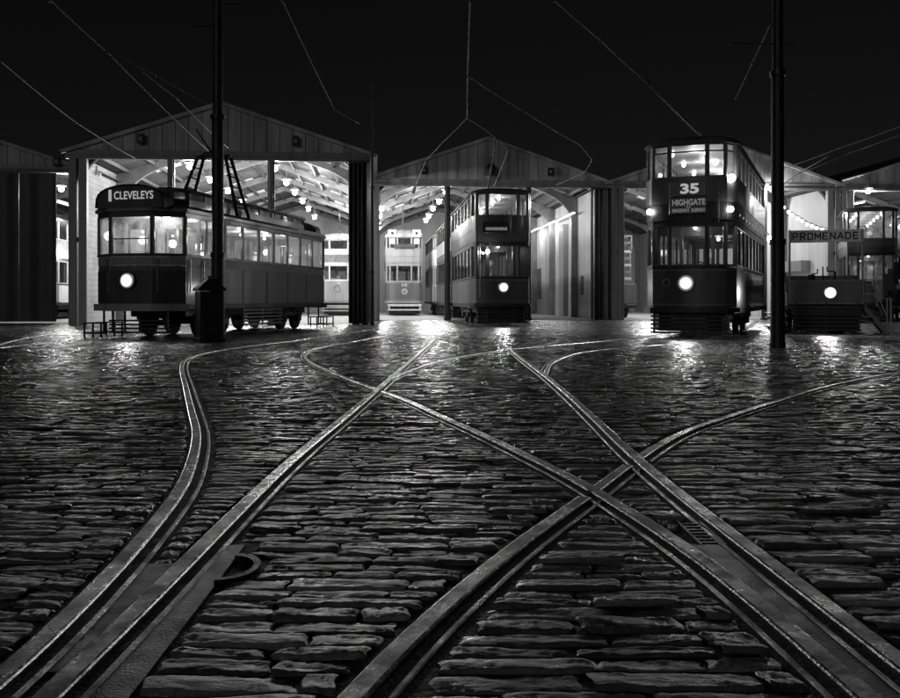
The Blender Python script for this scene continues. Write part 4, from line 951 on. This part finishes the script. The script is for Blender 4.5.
# --- open toastrack tram PROMENADE
t = empty('toastrack_tram', (10.28,24.6,ZF+.006), heading(17), 'open cross-bench tram carrying a PROMENADE board on two thin posts', 'tram')
W2 = .97; Lr = 9.0
mb = MB(); mb.box(-W2,W2,.05,Lr,.66,.78,.02); mb.box(-.7,.7,1.2,Lr-1.2,.5,.66,.02); mb.build('underframe', M['tblack'], t)
for y in (0,Lr-.05):
    mb = MB(); mb.box(-W2,W2,y,y+.05,.80,1.48,.012); d = mb.build('dash', M['tmid'], t)
    if y == 0:
        mb = MB(); 
        for a in (( -W2+.02,-W2+.045,.82,1.46),(W2-.045,W2-.02,.82,1.46),(-W2+.05,W2-.05,.82,.84),(-W2+.05,W2-.05,1.445,1.465)): mb.box(a[0],a[1],-.008,-.002,a[2],a[3])
        mb.build('dash_lining', M['lightpaint'], d)
for s in (-1,1):
    mb = MB(); mb.tube([(s*.93,.1,.8),(s*.93,.1,2.86)],.028,8); mb.build('sign_post', M['lightpaint'], t, 50)
mb = MB(); mb.box(-.95,.95,-.0,.04,2.5,2.84,.01); sb = mb.build('sign_board', M['signgrey'], t)
strokes('PROMENADE','lettering',-.86,.86,2.57,-.004,M['letter'],sb,.2)
mb = MB()
for k, x in enumerate((-.9,.9)): mb.box(x-.02,x+.02,-.006,-.002,2.52,2.82)
mb.build('sign_border', M['midpaint'], sb)
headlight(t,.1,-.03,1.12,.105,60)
for k in range(8):
    y = 1.1+k*.92
    mb = MB(); mb.box(-W2,W2,y,y+.42,1.12,1.17,.01); mb.box(-W2,W2,y+.2,y+.24,1.18,1.62,.01)
    for x in (-W2+.06,W2-.06): mb.box(x-.03,x+.03,y+.02,y+.4,.78,1.12)
    mb.build('bench', M['wood'], t)
mb = MB(); mb.tube([(-.35,.3,.8),(-.35,.3,1.62)],.1,10); mb.tube([(-.35,.3,1.64),(-.2,.2,1.66),(-.2,.2,1.78)],.02,6); mb.build('controller', M['tblack'], t, 40)
mb = MB(); mb.tube([(.25,.3,.8),(.25,.3,1.7)],.03,8); mb.tube([(.25,.3,1.7),(.05,.2,1.72),(.05,.2,1.84)],.018,6); mb.tube([(-.05,.35,1.5),(-.05,.35,1.85)],.02,6); mb.build('brake_handle', M['tblack'], t, 40)
truck(t,Lr/2,1.9); lifeguard(t,1.75,-.08,.08,.6,5)
mb = MB(); mb.box(-.85,.85,.05,.1,.1,.66); mb.build('front_skirt', M['tblack'], t)
for s in (-1,1):
    mb = MB(); 
    for z in (.28,.45): mb.box(min(s*W2,s*(W2+.28)),max(s*W2,s*(W2+.28)),.3,Lr-.3,z,z+.035)
    mb.build('running_board', M['midpaint'], t)
# boarding steps with handrails
t = empty('boarding_steps', (11.75,25.0,ZF+.0), heading(17), 'metal boarding steps with pale handrails beside the toastrack tram', 'steps')
mb = MB()
for k in range(4): mb.box(-.3+k*.16,-.14+k*.16,0,.6,.78-k*.2,.82-k*.2,.008)
for y in (0,.6): mb.prism_y([(-.32,.84),(-.24,.84),(.36,.1),(.36,.0),(.28,.0),(-.32,.74)], y-.02, y+.02)
mb.build('treads', M['midpaint'], t)
for y in (0,.6):
    mb = MB(); mb.tube([(-.3,y,.8),(-.3,y,1.5),(.05,y,1.5),(.22,y,.98),(.45,y,.98),(.45,y,.0)],.022,8); mb.tube([(-.3,y,1.1),(.1,y,1.1),(.34,y,.5)],.018,8); mb.build('handrail', M['tcream'], t, 50)
# --- works vehicle with tower, bay three
t = empty('tower_wagon', at_px(617,46), heading(-4.8), 'works wagon with a tall stacked access tower, round emblem on its dark end', 'works vehicle')
mb = MB(); mb.box(-1.0,1.0,0,4.2,.7,1.75,.03); mb.build('body', M['tmid'], t)
mb = MB(); mb.box(-1.05,1.05,-.05,4.25,.5,.68,.02); mb.build('underframe', M['tblack'], t)
mb = MB(); mb.disc((0,-.03,1.15),.2,'y',20,.04); mb.build('emblem', M['tcream'], t)
mb = MB(); mb.disc((0,-.055,1.15),.12,'y',20,.02); mb.build('emblem_centre', M['midpaint'], t)
for s in (-1,1):
    for y in (.4,2.6):
        mb = MB(); mb.box(s*.8-.04,s*.8+.04,y-.04,y+.04,1.75,3.7); mb.build('tower_post', M['midpaint'], t)
for k, z in enumerate((1.95,2.3,2.65,3.0,3.35)):
    mb = MB(); mb.box(-.85-.05*(k%2),.85,.35,2.65,z,z+.13,.01); mb.build('tower_deck', M['midpaint'] if k%2 else M['tcream'], t)
for z in (3.85,4.2):
    mb = MB(); mb.box(-.9,.9,.3,.36,z,z+.06); mb.box(-.9,-.84,.3,2.6,z,z+.06); mb.box(.84,.9,.3,2.6,z,z+.06); mb.build('guard_rail', M['midpaint'], t)
mb = MB()
for x in (-.85,0,.85): mb.box(x-.03,x+.03,.3,.36,3.5,4.9 if x == 0 else 4.25)
mb.build('rail_post', M['midpaint'], t)
truck(t,2.0,1.9)
t = empty('office_cabin', S2W(3,-3.3,12,0), AX, 'pale cabin with a white paned window beyond the works wagon', 'cabin')
mb = MB(); mb.box(-1.2,1.3,0,2.4,0,2.9,.02); mb.build('wall', M['lightpaint'], t)
mb = MB(); mb.box(-.7,.9,-.05,.0,1.5,2.7,.01); mb.build('window_frame', M['tcream'], t)
for k in range(4):
    for j in range(2):
        mb = MB(); x = -.62+k*.37; mb.box(x,x+.31,-.07,-.052,1.58+j*.55,2.06+j*.55); mb.build('window_pane', M['steelpaint'], t)
mb = MB(); mb.box(-1.3,1.4,-.1,2.5,2.92,3.05,.02); mb.build('roof', M['midpaint'], t)
# ------------------------------------------------------------------ poles, cabinet, wires
def pole(px, Y, r, h, label, arm=None):
    z0 = zg(Y); t = empty('traction_pole', (X_at(px,Y),Y,z0), 0, label, 'pole', 'traction poles')
    mb = MB(); mb.tube([(0,0,-.05),(0,0,.5),(0,0,1.9),(0,0,2.0),(0,0,5.0),(0,0,5.1),(0,0,h)],[r*1.12,r*1.1,r*1.08,r*.98,r*.96,r*.82,r*.78],20); mb.build('shaft', M['tblack'] if r > .1 else M['steelpaint'], t, 40)
    for z in (.04,1.95,5.05): mb = MB(); mb.tube([(0,0,z-.05),(0,0,z+.05)],r*1.22,20); mb.build('collar', M['tblack'], t, 40)
    for z, x0, x1 in (arm or []):
        mb = MB(); mb.tube([(x0,0,z),(x1,0,z)],.014,8)
        mb.build('cross_arm', M['tblack'], t)
    return t
pole(217.8,20.3,.135,9.5,'tall black iron pole with a squat cabinet at its foot',[(7.1,-.6,.0),(7.6,-.2,.5)])
pole(777.6,16.6,.118,8.6,'bare black pole standing alone in front of the toastrack tram',[(5.6,-.9,.3)])
pole(372,33.0,.07,9.0,'slim dark pole rising between the two gables')
t = empty('switch_cabinet', (X_at(210,20.0),19.95,zg(20)), R(28), 'black iron cabinet with a pointed lid at the foot of the pole', 'cabinet')
mb = MB(); mb.box(-.26,.26,-.26,.26,0,1.12,.015); mb.box(-.3,.3,-.3,.3,0,.1,.02); mb.build('case', M['tblack'], t)
mb = MB(); mb.add([(-.3,-.3,1.13),(.3,-.3,1.13),(.3,.3,1.13),(-.3,.3,1.13),(-.3,-.3,1.19),(.3,-.3,1.19),(.3,.3,1.19),(-.3,.3,1.19),(0,0,1.42)],[(0,3,2,1),(0,1,5,4),(1,2,6,5),(2,3,7,6),(3,0,4,7),(4,5,8),(5,6,8),(6,7,8),(7,4,8)])
mb.sphere((0,0,1.43),.04,8,6); mb.build('lid', M['tblack'], t)
mb = MB(); mb.box(-.2,.2,-.275,-.262,.14,1.04,.005); mb.build('door', M['tblack'], t)
mb = MB(); mb.box(.265,.29,-.2,.22,.1,1.1,.01); mb.build('side_plate', M['midpaint'], t)
WZ = 5.07
def wire(pts, label, r=.013, z=WZ):
    P = [(X_at(px, z*900/(300-py)), z*900/(300-py), CAMZ+z+0.0) for px, py in pts]
    fine = []
    for i in range(len(P)-1):
        a, b = np.array(P[i]), np.array(P[i+1]); n = 6
        for k in range(n):
            f = k/n; q = a+(b-a)*f; q[2] -= .05*4*f*(1-f)*min(1, np.linalg.norm(b-a)/12); fine.append(tuple(q))
    fine.append(P[-1]); mb = MB(); mb.tube(fine, r, 6)
    for p in P[1:-1]: mb.tube([(p[0],p[1],p[2]-.04),(p[0],p[1],p[2]+.03)],.026,6)
    o = mb.build('overhead_wire', M['wire'], smooth=60); tag(o, label, 'wire', 'overhead tram wires')
wire([(38,-12),(50,0),(107,52),(212,154)],'long overhead wire slanting down towards the bow collector, passing the first pole')
wire([(-30,37),(0,61),(75,122),(135,158.5)],'overhead wire slanting down to the forward gable above the CLEVELEYS sign')
wire([(142,71),(176,98),(228,148)],'short overhead wire crossing in front of the forward gable behind the first pole')
wire([(115,54),(155,75),(207,104)],'thin span wire reaching from the first pole to the long slanting wires',.007)
wire([(276,-14),(282,0),(335,110),(360,124)],'overhead wire dropping steeply towards the slim dark pole')
wire([(470,-12),(470,0),(467.5,76),(467,118),(442,143),(426,160),(416,184)],'overhead wire coming straight down the middle and turning off over the tram numbered 10')
wire([(467,118),(487,131),(508,150),(500,172),(494,186)],'overhead wire running from the middle fork to the lantern gable')
wire([(467.5,76),(523,111),(580,145),(592,160),(585,172),(556,185)],'overhead wire with a hooked end over the white wall')
wire([(545,-8),(554,0),(600,40),(648,84)],'overhead wire leading to the trolley pole of the route 35 tram')
wire([(770,25),(752,63),(735,100)],'short stay wire hanging from the arm of the bare pole',.007)
wire([(785,168),(840,148),(925,117)],'upper wire of a pair rising from the bare pole to the picture edge')
wire([(795,175),(850,153),(925,125)],'lower wire of a pair rising from the bare pole to the picture edge')
wire([(783,184),(800,172),(827,157)],'bright bent wire fitting between the bare pole and the edge gable',.02)
# light-edged gutter of the edge shed
t = MB().tube([S2W(4,-5.6,-.3,6.62),S2W(4,-4.2,-.3,7.02)],.05,8).build('roof_flashing', M['lightpaint']); tag(t,'bright strip of metal flashing on the roof edge of the edge shed','flashing')
# ------------------------------------------------------------------ camera, sky, light
cam = bpy.data.cameras.new('camera'); co_ = bpy.data.objects.new('camera', cam); COL.objects.link(co_)
co_.location = (0,0,CAMZ); co_.rotation_euler = (R(90),0,0)
cam.sensor_fit = 'HORIZONTAL'; cam.sensor_width = 36; cam.lens = 36.0; cam.shift_y = -(349-300)/900.0; cam.clip_start = .05; cam.clip_end = 2000
sc.camera = co_
w = bpy.data.worlds.new('World'); sc.world = w; w.use_nodes = True
N = w.node_tree.nodes; Lk = w.node_tree.links; bg = N['Background']
sky = N.new('ShaderNodeTexSky'); sky.sky_type = 'NISHITA'; sky.sun_disc = False; sky.sun_elevation = R(28); sky.sun_rotation = R(200)
bw = N.new('ShaderNodeRGBToBW'); Lk.new(sky.outputs[0], bw.inputs[0]); Lk.new(bw.outputs[0], bg.inputs[0]); bg.inputs[1].default_value = .0011
sun = bpy.data.lights.new('fill_sun','SUN'); sun.energy = .13; sun.angle = R(3); sun.color = (1,1,1)  # dim sun added as fill from behind the camera
s_o = bpy.data.objects.new('fill_sun', sun); COL.objects.link(s_o); s_o.rotation_euler = (R(76),0,R(-24))
sc.view_settings.view_transform = 'Standard'; sc.view_settings.look = 'None'; sc.view_settings.exposure = 0; sc.view_settings.gamma = 1
sc.render.engine = 'CYCLES'
cy_ = sc.cycles; cy_.use_denoising = True; cy_.max_bounces = 7; cy_.diffuse_bounces = 3; cy_.glossy_bounces = 3; cy_.transmission_bounces = 4; cy_.transparent_max_bounces = 14
cy_.sample_clamp_indirect = 2.5; cy_.sample_clamp_direct = 0; cy_.caustics_reflective = False; cy_.caustics_refractive = False
try: cy_.denoiser = 'OPENIMAGEDENOISE'; cy_.use_light_tree = True
except Exception: pass
